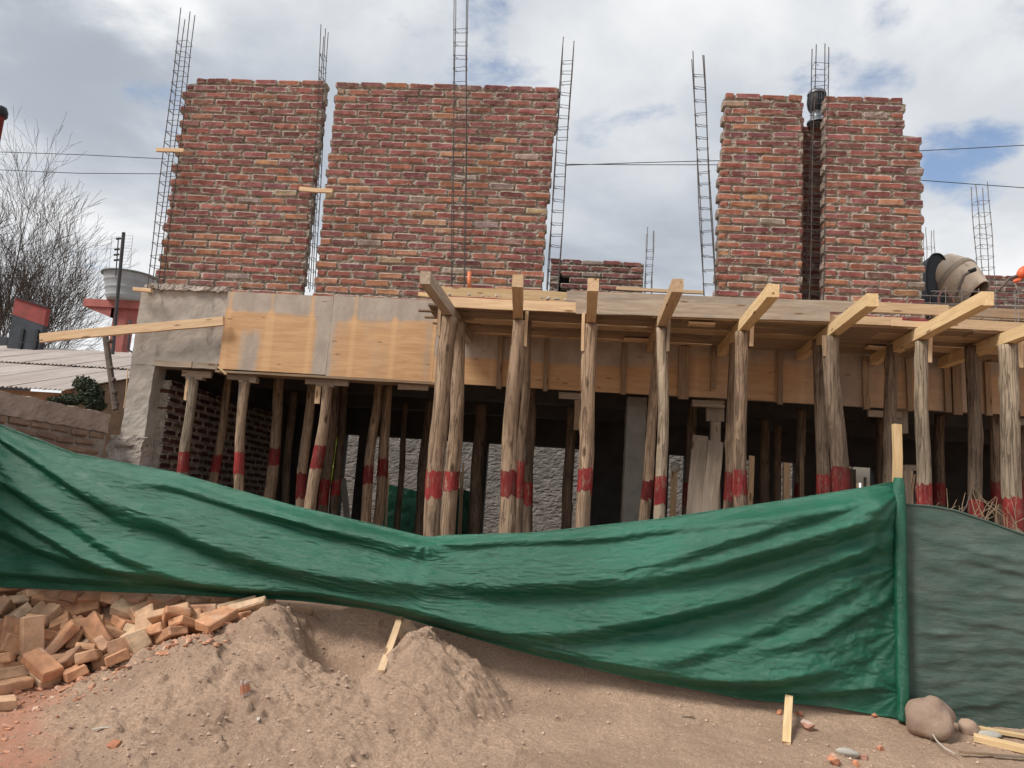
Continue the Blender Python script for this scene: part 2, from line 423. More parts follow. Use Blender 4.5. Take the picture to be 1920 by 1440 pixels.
def ply_mat():
    """plywood face; the 'stain' attribute says where cement slurry dried on it"""
    m, nt = newmat('formwork_plywood')
    v, oi, tc = coords(nt, (1.0, 1, 9))
    n1 = node(nt, 'ShaderNodeTexNoise', Vector=v, Scale=2.5, Detail=9, Roughness=.65, Distortion=.7)
    col = mixc(nt, ramp(nt, n1.outputs[0], .3, .7), (.41, .235, .115), (.53, .325, .17))
    cl = node(nt, 'ShaderNodeAttribute', attribute_name='clean')
    col = mixc(nt, math_(nt, 'MULTIPLY', cl.outputs['Fac'], .28), col, (.68, .44, .24))
    st = node(nt, 'ShaderNodeAttribute', attribute_name='stain')
    v2, _, _ = coords(nt, (1, 1, .5))
    n2 = node(nt, 'ShaderNodeTexNoise', Vector=v2, Scale=7, Detail=8, Roughness=.7)
    f = ramp(nt, math_(nt, 'ADD', math_(nt, 'MULTIPLY', n2.outputs[0], .5), st.outputs['Fac']), .40, 1.05, 0, .85)
    grey = mixc(nt, ramp(nt, n2.outputs[0], .35, .65), (.37, .33, .29), (.27, .24, .215))
    col = mixc(nt, f, col, grey)
    vo = node(nt, 'ShaderNodeTexVoronoi', Vector=coords(nt, (3, 1, 12))[0], Scale=1.0)
    col = mixc(nt, ramp(nt, vo.outputs['Distance'], .05, .14, .7, 0), col, (.14, .07, .03))
    bp = node(nt, 'ShaderNodeBump', Strength=.3, Distance=.003, Height=n1.outputs[0])
    principled(nt, Base_Color=col, Roughness=.7, Normal=bp.outputs[0], Specular_IOR_Level=.3)
    return m
M['ply'] = ply_mat()

def ground_mat():
    m, nt = newmat('sandy_soil')
    tc = node(nt, 'ShaderNodeTexCoord'); v = tc.outputs['Object']
    n1 = node(nt, 'ShaderNodeTexNoise', Vector=v, Scale=1.6, Detail=8, Roughness=.6)
    col = mixc(nt, ramp(nt, n1.outputs[0], .35, .65), (.66, .46, .33), (.49, .335, .24))
    n2 = node(nt, 'ShaderNodeTexNoise', Vector=v, Scale=60, Detail=6, Roughness=.75)
    col = mixc(nt, ramp(nt, n2.outputs[0], .40, .66, .60, 0), col, (.27, .185, .135))
    n4 = node(nt, 'ShaderNodeTexVoronoi', Vector=v, Scale=75)
    col = mixc(nt, ramp(nt, n4.outputs['Distance'], .10, .22, .45, 0), col, (.66, .56, .47))
    red = node(nt, 'ShaderNodeAttribute', attribute_name='red')
    n3 = node(nt, 'ShaderNodeTexNoise', Vector=v, Scale=5, Detail=7, Roughness=.7)
    col = mixc(nt, ramp(nt, math_(nt, 'ADD', n3.outputs[0], red.outputs['Fac']), .75, 1.25, 0, .85), col, (.56, .27, .18))
    gr = node(nt, 'ShaderNodeAttribute', attribute_name='grey')
    col = mixc(nt, ramp(nt, math_(nt, 'ADD', math_(nt, 'MULTIPLY', n3.outputs[0], .5), gr.outputs['Fac']), .5, 1.1, 0, .6), col, (.40, .30, .235))
    nb = node(nt, 'ShaderNodeTexNoise', Vector=v, Scale=38, Detail=9, Roughness=.8)
    bp = node(nt, 'ShaderNodeBump', Strength=1.0, Distance=.03, Height=nb.outputs[0])
    principled(nt, Base_Color=col, Roughness=.95, Normal=bp.outputs[0], Specular_IOR_Level=.15)
    return m
M['ground'] = ground_mat()

# ------------------------------------------------------------------ ground
def ss(x, a, b):
    t = np.clip((x - a) / (b - a), 0, 1); return t * t * (3 - 2 * t)
def gh_base(x, y):
    x = np.asarray(x, float); y = np.asarray(y, float)
    z = 0.15 * ss(y, 4.6, 6.4) - .02
    # soil banked up behind the screen, higher towards the left
    tz = np.interp(x, [-6, -4.6, -3.3, -2.3, -1.4, -.83, -.1, .63, 1.5, 2.55, 6], [.50, .50, .50, .52, .52, .50, .40, .28, .20, .17, .17])
    z = z + (tz + .05 - .13) * ss(y, 5.95, 6.62) * (1 - .25 * ss(y, 6.9, 8))
    return z
def cone(x, y, cx, cy, h, sx, sy, p=1.35):
    d = np.sqrt(((x - cx) / sx) ** 2 + ((y - cy) / sy) ** 2 + .004)
    return h * np.maximum(0, 1 - d) ** p
def sand(x, y):
    wx = x + .10 * fbm(x * 2.2, y * 2.2, 5, 3); wy = y + .12 * fbm(x * 2.2, y * 2.2, 9, 3)
    z = cone(wx, wy, -2.17, 6.02, .67, 1.2, 1.9, 1.1)
    z = np.maximum(z, cone(wx, wy, -2.47, 5.68, .50, 1.12, 1.6, 1.1))
    z = np.maximum(z, cone(wx, wy, -.99, 5.84, .60, .85, 1.5, 1.15))
    z = np.maximum(z, cone(wx, wy, -1.75, 5.30, .35, 1.9, 1.45, 1.0))
    z = np.maximum(z, cone(wx, wy, -1.6, 6.5, .66, 1.3, .8, 1.0))
    pit = .30 * np.exp(-((wx + 1.66) / .30) ** 2 - ((wy - 5.92) / .25) ** 2)
    return z - pit * (z > .05)
def gh(x, y):
    x = np.asarray(x, float); y = np.asarray(y, float)
    s = sand(x, y)
    b = gh_base(x, y); d = s - b
    z = b + .5 * (d + np.sqrt(d * d + .0012)) - .017          # soft union of heap and soil
    s = np.clip(d, 0, 1)
    z = z + .030 * fbm(x * 1.7, y * 1.7, 21, 3) + .020 * fbm(x * 7, y * 7, 3, 3) * (.5 + 2.2 * np.clip(s, 0, .3) / .3) + .008 * fbm(x * 30, y * 30, 33, 2)
    z = z + .032 * np.abs(fbm(x * 9, y * 9, 13, 4)) * np.clip(s * 6, 0, 1)
    for fx, fy, fa in ((-.3, 4.95, .4), (.25, 5.25, .2), (.9, 5.0, .6), (1.3, 5.55, -.3), (.1, 5.75, .9), (1.9, 5.3, .1), (.6, 4.7, -.5), (2.2, 5.75, .5), (1.1, 5.9, 1.1)):
        dx = (x - fx) * math.cos(fa) + (y - fy) * math.sin(fa); dy = -(x - fx) * math.sin(fa) + (y - fy) * math.cos(fa)
        q = (dx / .13) ** 2 + (dy / .05) ** 2; z = z - .016 * np.exp(-q ** 2) + .008 * np.exp(-(q - 1.6) ** 2 * 3)
    # small scarps where sand was shovelled or slid
    z = z + .030 * (ss(fbm(x * 2.3, y * 2.8, 99, 4), .0, .035) - .5) * np.clip(s * 6, 0, 1) + .016 * (ss(fbm(x * 5, y * 5.5, 98, 4), .02, .06)) * np.clip(s * 6, 0, 1) + .010 * fbm(x * 26, y * 26, 97, 2) * np.clip(s * 6, 0, 1)
    # eroded rills and clods on the sand
    z = z - .030 * np.abs(fbm(x * 4 + y * 1.2, y * 2.0, 55, 3)) * np.clip(s * 5, 0, 1)
    z = z - .07 * ss(x, 2.95, 3.6) * (1 - ss(y, 5.7, 6.3))
    return z
def ground():
    xs = np.linspace(-5.6, 5.2, 900); ys = np.concatenate([np.linspace(2.6, 3.9, 40)[:-1], np.linspace(3.9, 6.9, 290), np.linspace(6.95, 9, 24)])
    X, Y = np.meshgrid(xs, ys, indexing='ij'); Z = gh(X, Y)
    V = np.stack([X.ravel(), Y.ravel(), Z.ravel()], 1)
    Fs = grid(len(xs), len(ys))
    # large surround joined to the fine patch
    me = mesh('ground', V, Fs, M['ground'], True)
    a = me.attributes.new('red', 'FLOAT', 'POINT')
    x = X.ravel(); y = Y.ravel()
    red = .80 * (1 - ss(x + .55 * (y - 4.3), -3.0, -2.0)) - 3.0 * np.clip(sand(x, y) - gh_base(x, y), 0, .3)
    red = red + .5 * np.exp(-((x + 3.1) / .7) ** 2 - ((y - 5.75) / .25) ** 2)
    a.data.foreach_set('value', red.astype(np.float32))
    b = me.attributes.new('grey', 'FLOAT', 'POINT')
    gy = .25 * np.exp(-((x + 2.9) / .9) ** 2 - ((y - 4.9) / .6) ** 2) + .12 * np.clip((sand(x, y) - gh_base(x, y)) * 4, 0, 1)
    b.data.foreach_set('value', gy.astype(np.float32))
    tag(link('ground', me), kind='structure')
    # far ground ring
    R = MB(); S = 900; z = -.02
    z2 = .10
    R.add([(-S, -S, z), (S, -S, z), (S, 2.6, z), (-S, 2.6, z)], [(0, 1, 2, 3)])
    R.add([(-S, 9, z2), (S, 9, z2), (S, S, z2), (-S, S, z2)], [(0, 1, 2, 3)])
    R.add([(-S, 2.6, z), (-5.6, 2.6, z), (-5.6, 9, z2), (-S, 9, z2)], [(0, 1, 2, 3)])
    R.add([(5.2, 2.6, z), (S, 2.6, z), (S, 9, z2), (5.2, 9, z2)], [(0, 1, 2, 3)])
    tag(R.build('terrain', M['ground'], org=(0, 0, 0)), kind='structure')
ground()

def pebbles():
    rnd = random.Random(3); mb = MB()
    for i in range(2600):
        x = rnd.uniform(-4.4, 4.2); y = rnd.uniform(3.9, 6.6); r = rnd.choice((.003, .004, .005, .007, .009, .014)) * rnd.uniform(.8, 1.3)
        if rnd.random() < .45: x = rnd.gauss(-2.4, 1.1)
        z = float(gh(x, y)) + r * .3
        V = []
        for p in ((1, 0, 0), (-1, 0, 0), (0, 1, 0), (0, -1, 0), (0, 0, .8), (0, 0, -.8)):
            V.append((x + p[0] * r * rnd.uniform(.6, 1.3), y + p[1] * r * rnd.uniform(.6, 1.3), z + p[2] * r))
        mb.add(V, [(0, 2, 4), (2, 1, 4), (1, 3, 4), (3, 0, 4), (2, 0, 5), (1, 2, 5), (3, 1, 5), (0, 3, 5)])
    m = mat('pebble', (.50, .36, .27), (.26, .18, .14), 11, bump=.2)
    tag(mb.build('pebbles', m, org=(0, 0, 0)), 'scattered tiny pebbles and grit on the sandy soil', 'gravel', kind='stuff')
pebbles()
def rubble():
    rnd = random.Random(31); mb = MB()
    for i in range(1100):
        x = rnd.uniform(-4.7, -2.3); y = rnd.gauss(5.55, .35) if rnd.random() < .6 else rnd.uniform(4.2, 6.0)
        if x > -2.9 and y < 5.3: continue
        r = rnd.choice((.005, .007, .010, .014, .022)) * rnd.uniform(.7, 1.3)
        V, Fs = cbox(r * 2.2, r * 1.6, r, r * .3, r * .3, rnd); R = Matrix.Rotation(rnd.uniform(0, 3), 3, 'Z') @ Matrix.Rotation(rnd.uniform(-.5, .5), 3, 'X')
        z = float(gh(x, y)) + r * .3
        mb.add([R @ Vector(v) + Vector((x, y, z)) for v in V], Fs)
    m = mat('brick_crumb', (.52, .27, .17), (.36, .17, .10), 9, bump=.3, c3=(.55, .42, .32), s3=7, t3=(.5, .7))
    tag(mb.build('brick_rubble', m, org=(0, 0, 0)), 'crumbs and chips of broken brick on the reddish soil at the left', 'rubble', kind='stuff')
rubble()

# ------------------------------------------------------------------ brickwork
BV = []
_r = random.Random(11)
def brick_meshes(L, W, H, n, tagn):
    out = []
    for i in range(n):
        V, Fs = cbox(L * _r.uniform(.97, 1.02), W, H * _r.uniform(.95, 1.10), .0075, .0052, _r)
        out.append(mesh(tagn, V, Fs, M['brick']))
    return out
BF = brick_meshes(.270, .14, .061, 14, 'brick')
BH = brick_meshes(.130, .14, .061, 8, 'brick')
BQ = brick_meshes(.070, .14, .058, 5, 'brick')
PAL = [((.180, .072, .070), 'p'), ((.225, .084, .074), 'r'), ((.275, .102, .078), 'r'), ((.315, .132, .085), 'o'), ((.35, .175, .108), 'o'), ((.36, .245, .16), 't'), ((.30, .235, .20), 'g')]
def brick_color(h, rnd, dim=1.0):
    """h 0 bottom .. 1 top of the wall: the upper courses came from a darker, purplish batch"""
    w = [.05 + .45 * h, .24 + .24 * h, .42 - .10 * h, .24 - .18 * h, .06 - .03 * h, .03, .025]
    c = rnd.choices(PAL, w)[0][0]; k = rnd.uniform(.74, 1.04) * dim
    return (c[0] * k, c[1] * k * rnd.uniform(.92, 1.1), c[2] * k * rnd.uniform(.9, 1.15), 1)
PITCH = .0937; HP = .298
def brick_wall(name, label, O, ang, length, z0, rows, left=None, right=None, skip=None, hp=HP, pitch=PITCH, scale=1.0, seed=0, dim=1.0, group=None, depth=.14, cat='brick wall', fine=.017, hfrac=None):
    """O: front face's lower corner (x, y); the wall runs along angle `ang`, its front facing the side at ang-90 deg"""
    rnd = random.Random(seed + 100)
    u = Vector((math.cos(ang), math.sin(ang), 0)); n = Vector((math.sin(ang), -math.cos(ang), 0))
    O = Vector((O[0], O[1], z0))
    root = empty(name, O, label, cat, group)
    rects = []
    for r in range(rows):
        a = left(r) if left else 0; b = right(r) if right else length
        x = a; first = True
        off = (r % 2) * hp * .5 + rnd.uniform(-.02, .02)
        cells = []
        start = a - ((a - off) % hp) if True else a
        xx = start
        while xx < b - .02:
            s = max(xx, a); e = min(xx + hp, b)
            if e - s > .045: cells.append((s, e))
            xx += hp
        for (s, e) in cells:
            wdt = e - s - .021 * scale
            if wdt < .035: continue
            cx = (s + e) / 2; cz = (r + .5) * pitch
            if skip and skip(cx, cz): continue
            if wdt > .2 * scale: me = rnd.choice(BF); bl = .27
            elif wdt > .105 * scale: me = rnd.choice(BH); bl = .13
            else: me = rnd.choice(BQ); bl = .07
            sx = wdt / bl * rnd.uniform(.96, 1.03)
            o = bpy.data.objects.new('brick', me); COL.objects.link(o); o.parent = root
            p = u * (cx + rnd.uniform(-.006, .006)) + Vector((0, 0, cz + rnd.uniform(-.005, .005))) - n * (depth / 2) + n * rnd.uniform(-.004, .004)
            o.location = p
            o.rotation_euler = (rnd.uniform(-.035, .035), rnd.uniform(-.016, .016), ang + rnd.uniform(-.018, .018))
            o.scale = (sx, depth / .14, pitch / PITCH * rnd.uniform(1.0, 1.12))
            hh = (r / max(rows - 1, 1)) if hfrac is None else hfrac
            o.color = brick_color(hh, rnd, dim)
            rects.append((s, e, r))
    # mortar body: lumpy front and back sheets closed at the rim
    nu = max(3, int(length / fine)); nv = max(3, int(rows * pitch / (fine * .8)))
    # per-row edges stop the mortar short of the teeth
    us = np.linspace(0, 1, nu); vs = np.linspace(0, rows * pitch - .030, nv)
    rr = np.clip((vs / pitch).astype(int), 0, rows - 1)
    A = np.array([left(int(k)) if left else 0 for k in rr]) + .010; B = np.array([right(int(k)) if right else length for k in rr]) - .010
    U = A[None, :] + (B - A)[None, :] * us[:, None]; Z = np.repeat(vs[None, :], nu, 0)
    ph = np.abs(((Z / pitch) % 1) - .5)                     # 0.5 in the bed joint, 0 in mid brick
    lump = fbm(U * 30, Z * 36, seed + 1, 3) * .022 + fbm(U * 7, Z * 9, seed + 7, 2) * .014
    bead = np.where(ph > .34, -.007, -.002)
    D = lump + bead - .0135
    Zp = Z + fbm(U * 30, Z * 10, seed + 3, 2) * .008 * (Z > 0)
    def pts(Dd):
        return np.stack([U * u.x + Dd * n.x, U * u.y + Dd * n.y, Zp], 2).reshape(-1, 3) + np.array(O)
    Vf = pts(D); Vb = pts(-depth - D * .6 - .0 )
    N = nu * nv; Fs = grid(nu, nv); Fb = [f[::-1] for f in grid(nu, nv, N)]
    rim = []
    for i in range(nu - 1):
        for j in (0, nv - 1):
            a, b = i * nv + j, (i + 1) * nv + j; q = [a, a + N, b + N, b]; rim.append(q if j == 0 else q[::-1])
    for j in range(nv - 1):
        for i in (0, nu - 1):
            a, b = i * nv + j, i * nv + j + 1; q = [a, b, b + N, a + N]; rim.append(q if i == 0 else q[::-1])
    if skip is None or skip == 'x':
        put('mortar', np.vstack([Vf, Vb]), Fs + Fb + rim, M['mortar'], root)
    else:
        keep = lambda f: not skip(*( (lambda k: (U.ravel()[k % N], Z.ravel()[k % N]))(f[0]) ))
        put('mortar', np.vstack([Vf, Vb]), [f for f in Fs + Fb + rim if keep(f)], M['mortar'], root)
    return root

YF = 8.30; ZB = 3.71
def teeth(seed, amp=.05):
    r = random.Random(seed); t = [(i % 2) * amp * .8 + r.uniform(0, amp * .5) for i in range(60)]
    return lambda k: t[k]
def mk(a, b, l=None, r_=None, sl=1, sr=2, al=.028, ar=.018):
    tl = teeth(sl, al); tr = teeth(sr, ar)
    L = b - a
    return dict(length=L, left=(lambda k: tl(k) + (l(k) if l else 0)), right=(lambda k: L - tr(k) - (r_(k) if r_ else 0)))
brick_wall('brick_wall', 'leftmost upper brick wall with toothed left edge above the concrete corner', (-4.96, YF), 0, z0=3.665, rows=29, seed=1, group='unfinished upper brick walls',
           **mk(-4.96, -3.14, l=lambda k: .17 if k == 28 else (.02 if k > 3 else 0), al=.06))
brick_wall('brick_wall', 'widest upper brick wall, in the middle above the plywood beam form', (-3.05, YF), 0, z0=3.665, rows=29, seed=2, group='unfinished upper brick walls',
           **mk(-3.05, -.38, r_=lambda k: 0.02 if k < 14 else (.0 if k < 23 else -.03), sl=5, sr=6))
brick_wall('brick_wall', 'narrow upper brick wall left of the recess holding a rebar column', (1.47, YF), 0, z0=3.735, rows=28, seed=3, group='unfinished upper brick walls',
           **mk(1.47, 2.43, l=lambda k: 0.0 if k < 20 else .03, sl=8, sr=9, ar=.02, al=.03))
brick_wall('brick_wall', 'rightmost upper brick wall with stepped top right corner beside the mixer', (2.63, YF), 0, z0=3.735, rows=28, seed=4, group='unfinished upper brick walls',
           **mk(2.63, 3.73, r_=lambda k: .18 if k > 22 else 0, sl=12, sr=13, al=.02, ar=.03))
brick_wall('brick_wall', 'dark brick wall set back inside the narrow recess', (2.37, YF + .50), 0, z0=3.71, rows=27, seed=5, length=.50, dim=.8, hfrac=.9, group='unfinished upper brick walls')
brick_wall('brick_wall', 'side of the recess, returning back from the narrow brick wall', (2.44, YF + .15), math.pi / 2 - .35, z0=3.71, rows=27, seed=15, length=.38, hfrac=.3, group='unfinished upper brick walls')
# walls further back on the upper floor
p0 = at(1028, 552, 11.0); p1 = at(1206, 560, 11.0); zt = at(1100, 481, 11.0).z
rows = int((zt - 3.7) / PITCH + .5)
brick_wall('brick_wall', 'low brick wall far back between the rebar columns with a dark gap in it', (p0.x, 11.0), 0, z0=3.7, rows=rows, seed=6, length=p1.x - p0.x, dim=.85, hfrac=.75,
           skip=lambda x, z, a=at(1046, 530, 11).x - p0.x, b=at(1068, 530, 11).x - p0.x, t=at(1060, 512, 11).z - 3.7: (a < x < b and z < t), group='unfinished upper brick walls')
p0 = at(1790, 560, 12.0); zt = at(1880, 516, 12.0).z
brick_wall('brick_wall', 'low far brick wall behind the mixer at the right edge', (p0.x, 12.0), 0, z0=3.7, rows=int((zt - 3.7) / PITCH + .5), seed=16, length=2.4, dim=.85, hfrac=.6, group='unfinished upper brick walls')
# ground floor, left: side wall of the open bay (brick colours darkened for the shade inside)
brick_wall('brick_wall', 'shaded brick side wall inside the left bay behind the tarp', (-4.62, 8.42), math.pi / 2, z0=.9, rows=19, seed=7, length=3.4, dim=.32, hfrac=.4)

# ------------------------------------------------------------------ concrete frame
def lumpy_box(name, a, b, m, parent, amp=.012, step=.05, seed=0, fr=9):
    mb = MB(); a = Vector(a); b = Vector(b)
    # six displaced faces with welded edges by using position-based noise
    V = []; Fs = []
    def disp(p):
        q = Vector(p) * fr + Vector((seed, seed * 2, 0)); v = mnoise.noise_vector(q) * amp + mnoise.noise_vector(q * 3.1) * amp * .5
        return (p[0] + v.x, p[1] + v.y, p[2] + v.z)
    d = b - a
    ns = [max(1, min(90, int(abs(d[k]) / step))) for k in range(3)]
    for ax in range(3):
        u, w = [k for k in range(3) if k != ax]
        for s in (0, 1):
            base = len(V)
            for i in range(ns[u] + 1):
                for j in range(ns[w] + 1):
                    p = [0, 0, 0]; p[ax] = (a, b)[s][ax]; p[u] = a[u] + d[u] * i / ns[u]; p[w] = a[w] + d[w] * j / ns[w]
                    V.append(disp(p))
            for i in range(ns[u]):
                for j in range(ns[w]):
                    k = base + i * (ns[w] + 1) + j
                    f = (k, k + ns[w] + 1, k + ns[w] + 2, k + 1)
                    Fs.append(f if (s == 1) ^ (ax == 1) else f[::-1])
    return put(name, V, Fs, m, parent)
frame = empty('concrete_frame', (-5.05, 8.25, 0), 'bare concrete frame of the unfinished house, column and deep beam at its left corner', 'concrete frame')
lumpy_box('beam', (-5.02, 8.235, 2.80), (-3.6, 8.50, 3.70), M['concrete'], frame, .006, .04, 1)
lumpy_box('beam', (-3.6, 8.245, 2.82), (8.5, 8.50, 3.70), M['concrete'], frame, .002, .3, 2)
lumpy_box('column', (-5.02, 8.24, 1.95), (-4.74, 8.50, 2.80), M['concrete'], frame, .008, .04, 3)
lumpy_box('column_base', (-5.13, 8.20, 0), (-4.72, 8.52, 1.98), M['plaster'], frame, .030, .03, 4, 8)
lumpy_box('mortar_spill', (-4.98, 8.19, 3.68), (-3.98, 8.34, 3.735), M['plaster'], frame, .022, .02, 5, 16)
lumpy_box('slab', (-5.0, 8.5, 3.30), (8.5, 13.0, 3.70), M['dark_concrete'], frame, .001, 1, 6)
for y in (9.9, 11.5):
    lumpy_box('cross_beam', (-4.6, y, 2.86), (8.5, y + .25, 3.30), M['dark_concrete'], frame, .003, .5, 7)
for x0, x1 in ((1160, 1216),):
    a = at(1180, 745, 8.75); b = at(1216, 745, 8.75)
    lumpy_box('column', (a.x - .02, 8.7, 0), (b.x - .02, 8.98, 2.82), mat('grey_render', (.26, .25, .22), (.19, .185, .165), 4, bump=.5), frame, .006, .06, 8)
mb = MB(); mb.box((-4.75, 8.5, -.1), (8.5, 13.0, .16)); tag(mb.build('floor', mat('shade_dark_floor', (.10, .085, .07), (.06, .05, .042), 2, bump=.4)), kind='structure')  # unseen slab added, coloured near black so the interior stays dark
# rear wall of the ground floor with openings to the yard
rear = empty('rear_wall', (-5, 13, 0), 'dark rear wall of the ground floor with openings to the back yard', 'wall')
zt = 2.54
ops = [(612, 627), (641, 667), (688, 884), (912, 1064), (1076, 1086), (1254, 1284), (1392, 1412), (1465, 1492), (1590, 1640), (1692, 1722)]
edges = [(at(a, 880, 13).x, at(b, 880, 13).x) for a, b in ops]
mb = MB(); x = -5.0
for a, b in edges:
    mb.box((x, 13.0, 0), (a, 13.2, zt)); x = b
mb.box((x, 13.0, 0), (8.5, 13.2, zt)); mb.box((-5, 13.0, zt), (8.5, 13.2, 3.7))
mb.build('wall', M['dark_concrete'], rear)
for bx in (((-5.0, 8.52, 0), (-4.77, 13, 3.3)), ((8.5, 8.3, 0), (8.7, 13.2, 3.7))):
    side = MB(); side.box(*bx); side.build('side_wall', M['dark_concrete'], frame)
# yard behind
lumpy_box('x', (0, 0, 0), (.1, .1, .1), M['stucco'], None) if False else None
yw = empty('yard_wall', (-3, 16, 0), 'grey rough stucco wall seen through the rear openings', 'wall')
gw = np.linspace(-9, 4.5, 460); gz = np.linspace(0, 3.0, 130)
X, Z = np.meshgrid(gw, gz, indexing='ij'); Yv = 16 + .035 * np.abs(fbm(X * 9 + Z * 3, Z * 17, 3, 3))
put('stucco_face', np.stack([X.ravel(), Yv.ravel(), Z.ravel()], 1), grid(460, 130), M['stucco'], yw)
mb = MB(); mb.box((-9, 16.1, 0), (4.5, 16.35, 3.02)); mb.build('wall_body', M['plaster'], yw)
# a plank fence further right in the yard
yf = empty('plank_fence', (5, 16, 0), 'fence of weathered boards seen through the rear right opening', 'fence')
rr_ = random.Random(5)
for i in range(26):
    x = 4.6 + i * .19
    V, Fs = cbox(.17, .025, 2.9 + rr_.uniform(-.15, .15), .004, .002, rr_)
    link('board', mesh('board', V, Fs, M['brown_wood']), yf, (x, 16 + rr_.uniform(0, .02), 1.45), (0, rr_.uniform(-.02, .02), 0))
M['cream'].name = 'pale_board'

# ------------------------------------------------------------------ planks
def plank(name, a, b, w, t, m, parent=None, up=(0, 0, 1), warp=.004, chamf=.002, seed=None):
    """board from a to b; w is its size across (in the plane of `up`), t its thickness"""
    a = Vector(a); b = Vector(b); L = (b - a).length; X = (b - a).normalized(); U = Vector(up); Zd = (U - U.dot(X) * X).normalized(); Yd = Zd.cross(X)
    rnd = random.Random(seed if seed is not None else int(abs(a.x * 913 + a.y * 71 + a.z * 331 + b.x * 17) * 10))
    n = max(2, min(10, int(L / .25)))
    V = []; Fs = []
    for i in range(n + 1):
        x = -L / 2 + L * i / n; oy = rnd.uniform(-warp, warp); oz = rnd.uniform(-warp, warp)
        c = chamf
        for (y, z) in ((-1, -1), (1, -1), (1, 1), (-1, 1)):
            for k in (0, 1):
                # two points per corner
                if (y * z > 0) ^ (k == 1): p = (y * (t / 2 - c), z * w / 2)
                else: p = (y * t / 2, z * (w / 2 - c))
                V.append((x + (rnd.uniform(-.004, .004) if i in (0, n) else 0), p[0] + oy, p[1] + oz))
    # order of ring points by angle
    ang = [math.atan2(V[k][2] / w, V[k][1] / t) for k in range(8)]
    order = sorted(range(8), key=lambda k: ang[k])
    V = [V[i * 8 + order[k]] for i in range(n + 1) for k in range(8)]
    for i in range(n):
        for k in range(8):
            Fs.append((i * 8 + k, i * 8 + (k + 1) % 8, (i + 1) * 8 + (k + 1) % 8, (i + 1) * 8 + k))
    Fs.append(tuple(reversed(range(8)))); Fs.append(tuple(n * 8 + k for k in range(8)))
    me = mesh(name, V, Fs, m)
    R = Matrix((X, Yd, Zd)).transposed()
    o = link(name, me, parent, (a + b) / 2); o.rotation_euler = R.to_euler()
    return o

# ------------------------------------------------------------------ beam formwork
form = empty('beam_formwork', (-3.97, 8.2, 2.78), 'orange plywood formwork boarding along the deep front beam', 'formwork')
def stain_left(x, z):
    s = np.zeros_like(x)
    s += .75 * ss(z, 3.40 + .03 * np.sin(x * 3), 3.52)
    def band(a, b, k, z1=9):
        return k * ss(x, a - .04, a + .07) * (1 - ss(x, b - .07, b + .04)) * (1 - ss(z, z1 - .1, z1 + .1))
    s += band(-3.78, -3.52, .60, 3.25) + band(-2.93, -2.68, .8) + band(-2.67, -2.5, .25) + band(-1.98, -1.9, .15) + band(-1.68, -1.56, .45, 3.4)
    s += .2 * ss(z, 3.2, 3.6)
    s += .35 * np.clip(fbm(x * 2.2, z * 1.3, 8, 4), 0, 1) + .25 * np.clip(fbm(x * 9, z * 2.0, 18, 3), 0, 1)
    # clean strips where battens were nailed
    for c in (-3.93, -3.44, -2.97, -2.48, -2.02, -1.55):
        s -= .55 * np.exp(-((x - c) / .035) ** 4)
    return s
def stain_right(x, z):
    return .10 + .25 * np.abs(fbm(x * 1.3, z * 1.1, 5, 3)) + .8 * ss(z, 3.02, 3.12) * (1 - ss(x, .2, 1.5)) + .35 * ss(z, 3.1, 3.3) + .30 * ss(x, .5, 2.5) + .15 * np.sin(x * 5.1) * ss(x, 1, 2)
def sheet(x0, x1, z0, z1, y, st, seed, tilt=0):
    nu = int((x1 - x0) / .02) + 2; nv = int((z1 - z0) / .02) + 2
    X, Z = np.meshgrid(np.linspace(x0, x1, nu), np.linspace(z0, z1, nv), indexing='ij')
    Yy = y + .006 * fbm(X * 1.5, Z * 1.5, seed, 2)
    N = nu * nv
    V = np.vstack([np.stack([X.ravel(), Yy.ravel(), (Z + tilt * (X - x0)).ravel()], 1), np.stack([X.ravel(), Yy.ravel() + .016, (Z + tilt * (X - x0)).ravel()], 1)])
    Fs = grid(nu, nv) + [f[::-1] for f in grid(nu, nv, N)]
    for i in range(nu - 1):
        for j in (0, nv - 1):
            a, b = i * nv + j, (i + 1) * nv + j; q = [a, a + N, b + N, b]; Fs.append(q if j == 0 else q[::-1])
    for j in range(nv - 1):
        for i in (0, nu - 1):
            a, b = i * nv + j, i * nv + j + 1; q = [a, b, b + N, a + N]; Fs.append(q if i == 0 else q[::-1])
    o = put('plywood_sheet', V, Fs, M['ply'], form)
    a = o.data.attributes.new('stain', 'FLOAT', 'POINT')
    a.data.foreach_set('value', st(V[:, 0], V[:, 2]).astype(np.float32))
    c = np.zeros(len(V))
    for k in (-3.93, -3.46, -3.42, -2.97, -2.48, -2.02, -1.55, -.9, .1, 1.3, 2.4, 3.2): c += np.exp(-((V[:, 0] - k) / .03) ** 4)
    a = o.data.attributes.new('clean', 'FLOAT', 'POINT'); a.data.foreach_set('value', np.clip(c, 0, 1).astype(np.float32))
    return o
sheet(-3.975, -2.745, 2.795, 3.69, 8.200, stain_left, 1)
sheet(-2.742, -1.55, 2.785, 3.70, 8.202, stain_left, 2)
sheet(-1.547, -.33, 2.78, 3.375, 8.200, lambda x, z: stain_right(x, z) * .9, 3)
sheet(-.327, .89, 2.78, 3.375, 8.203, stain_right, 4)
sheet(.893, 2.11, 2.785, 3.375, 8.199, stain_right, 5)
sheet(2.113, 3.33, 2.78, 3.375, 8.202, stain_right, 6)
sheet(3.333, 4.55, 2.785, 3.375, 8.200, stain_right, 7)
sheet(4.553, 5.8, 2.78, 3.375, 8.201, stain_right, 8)
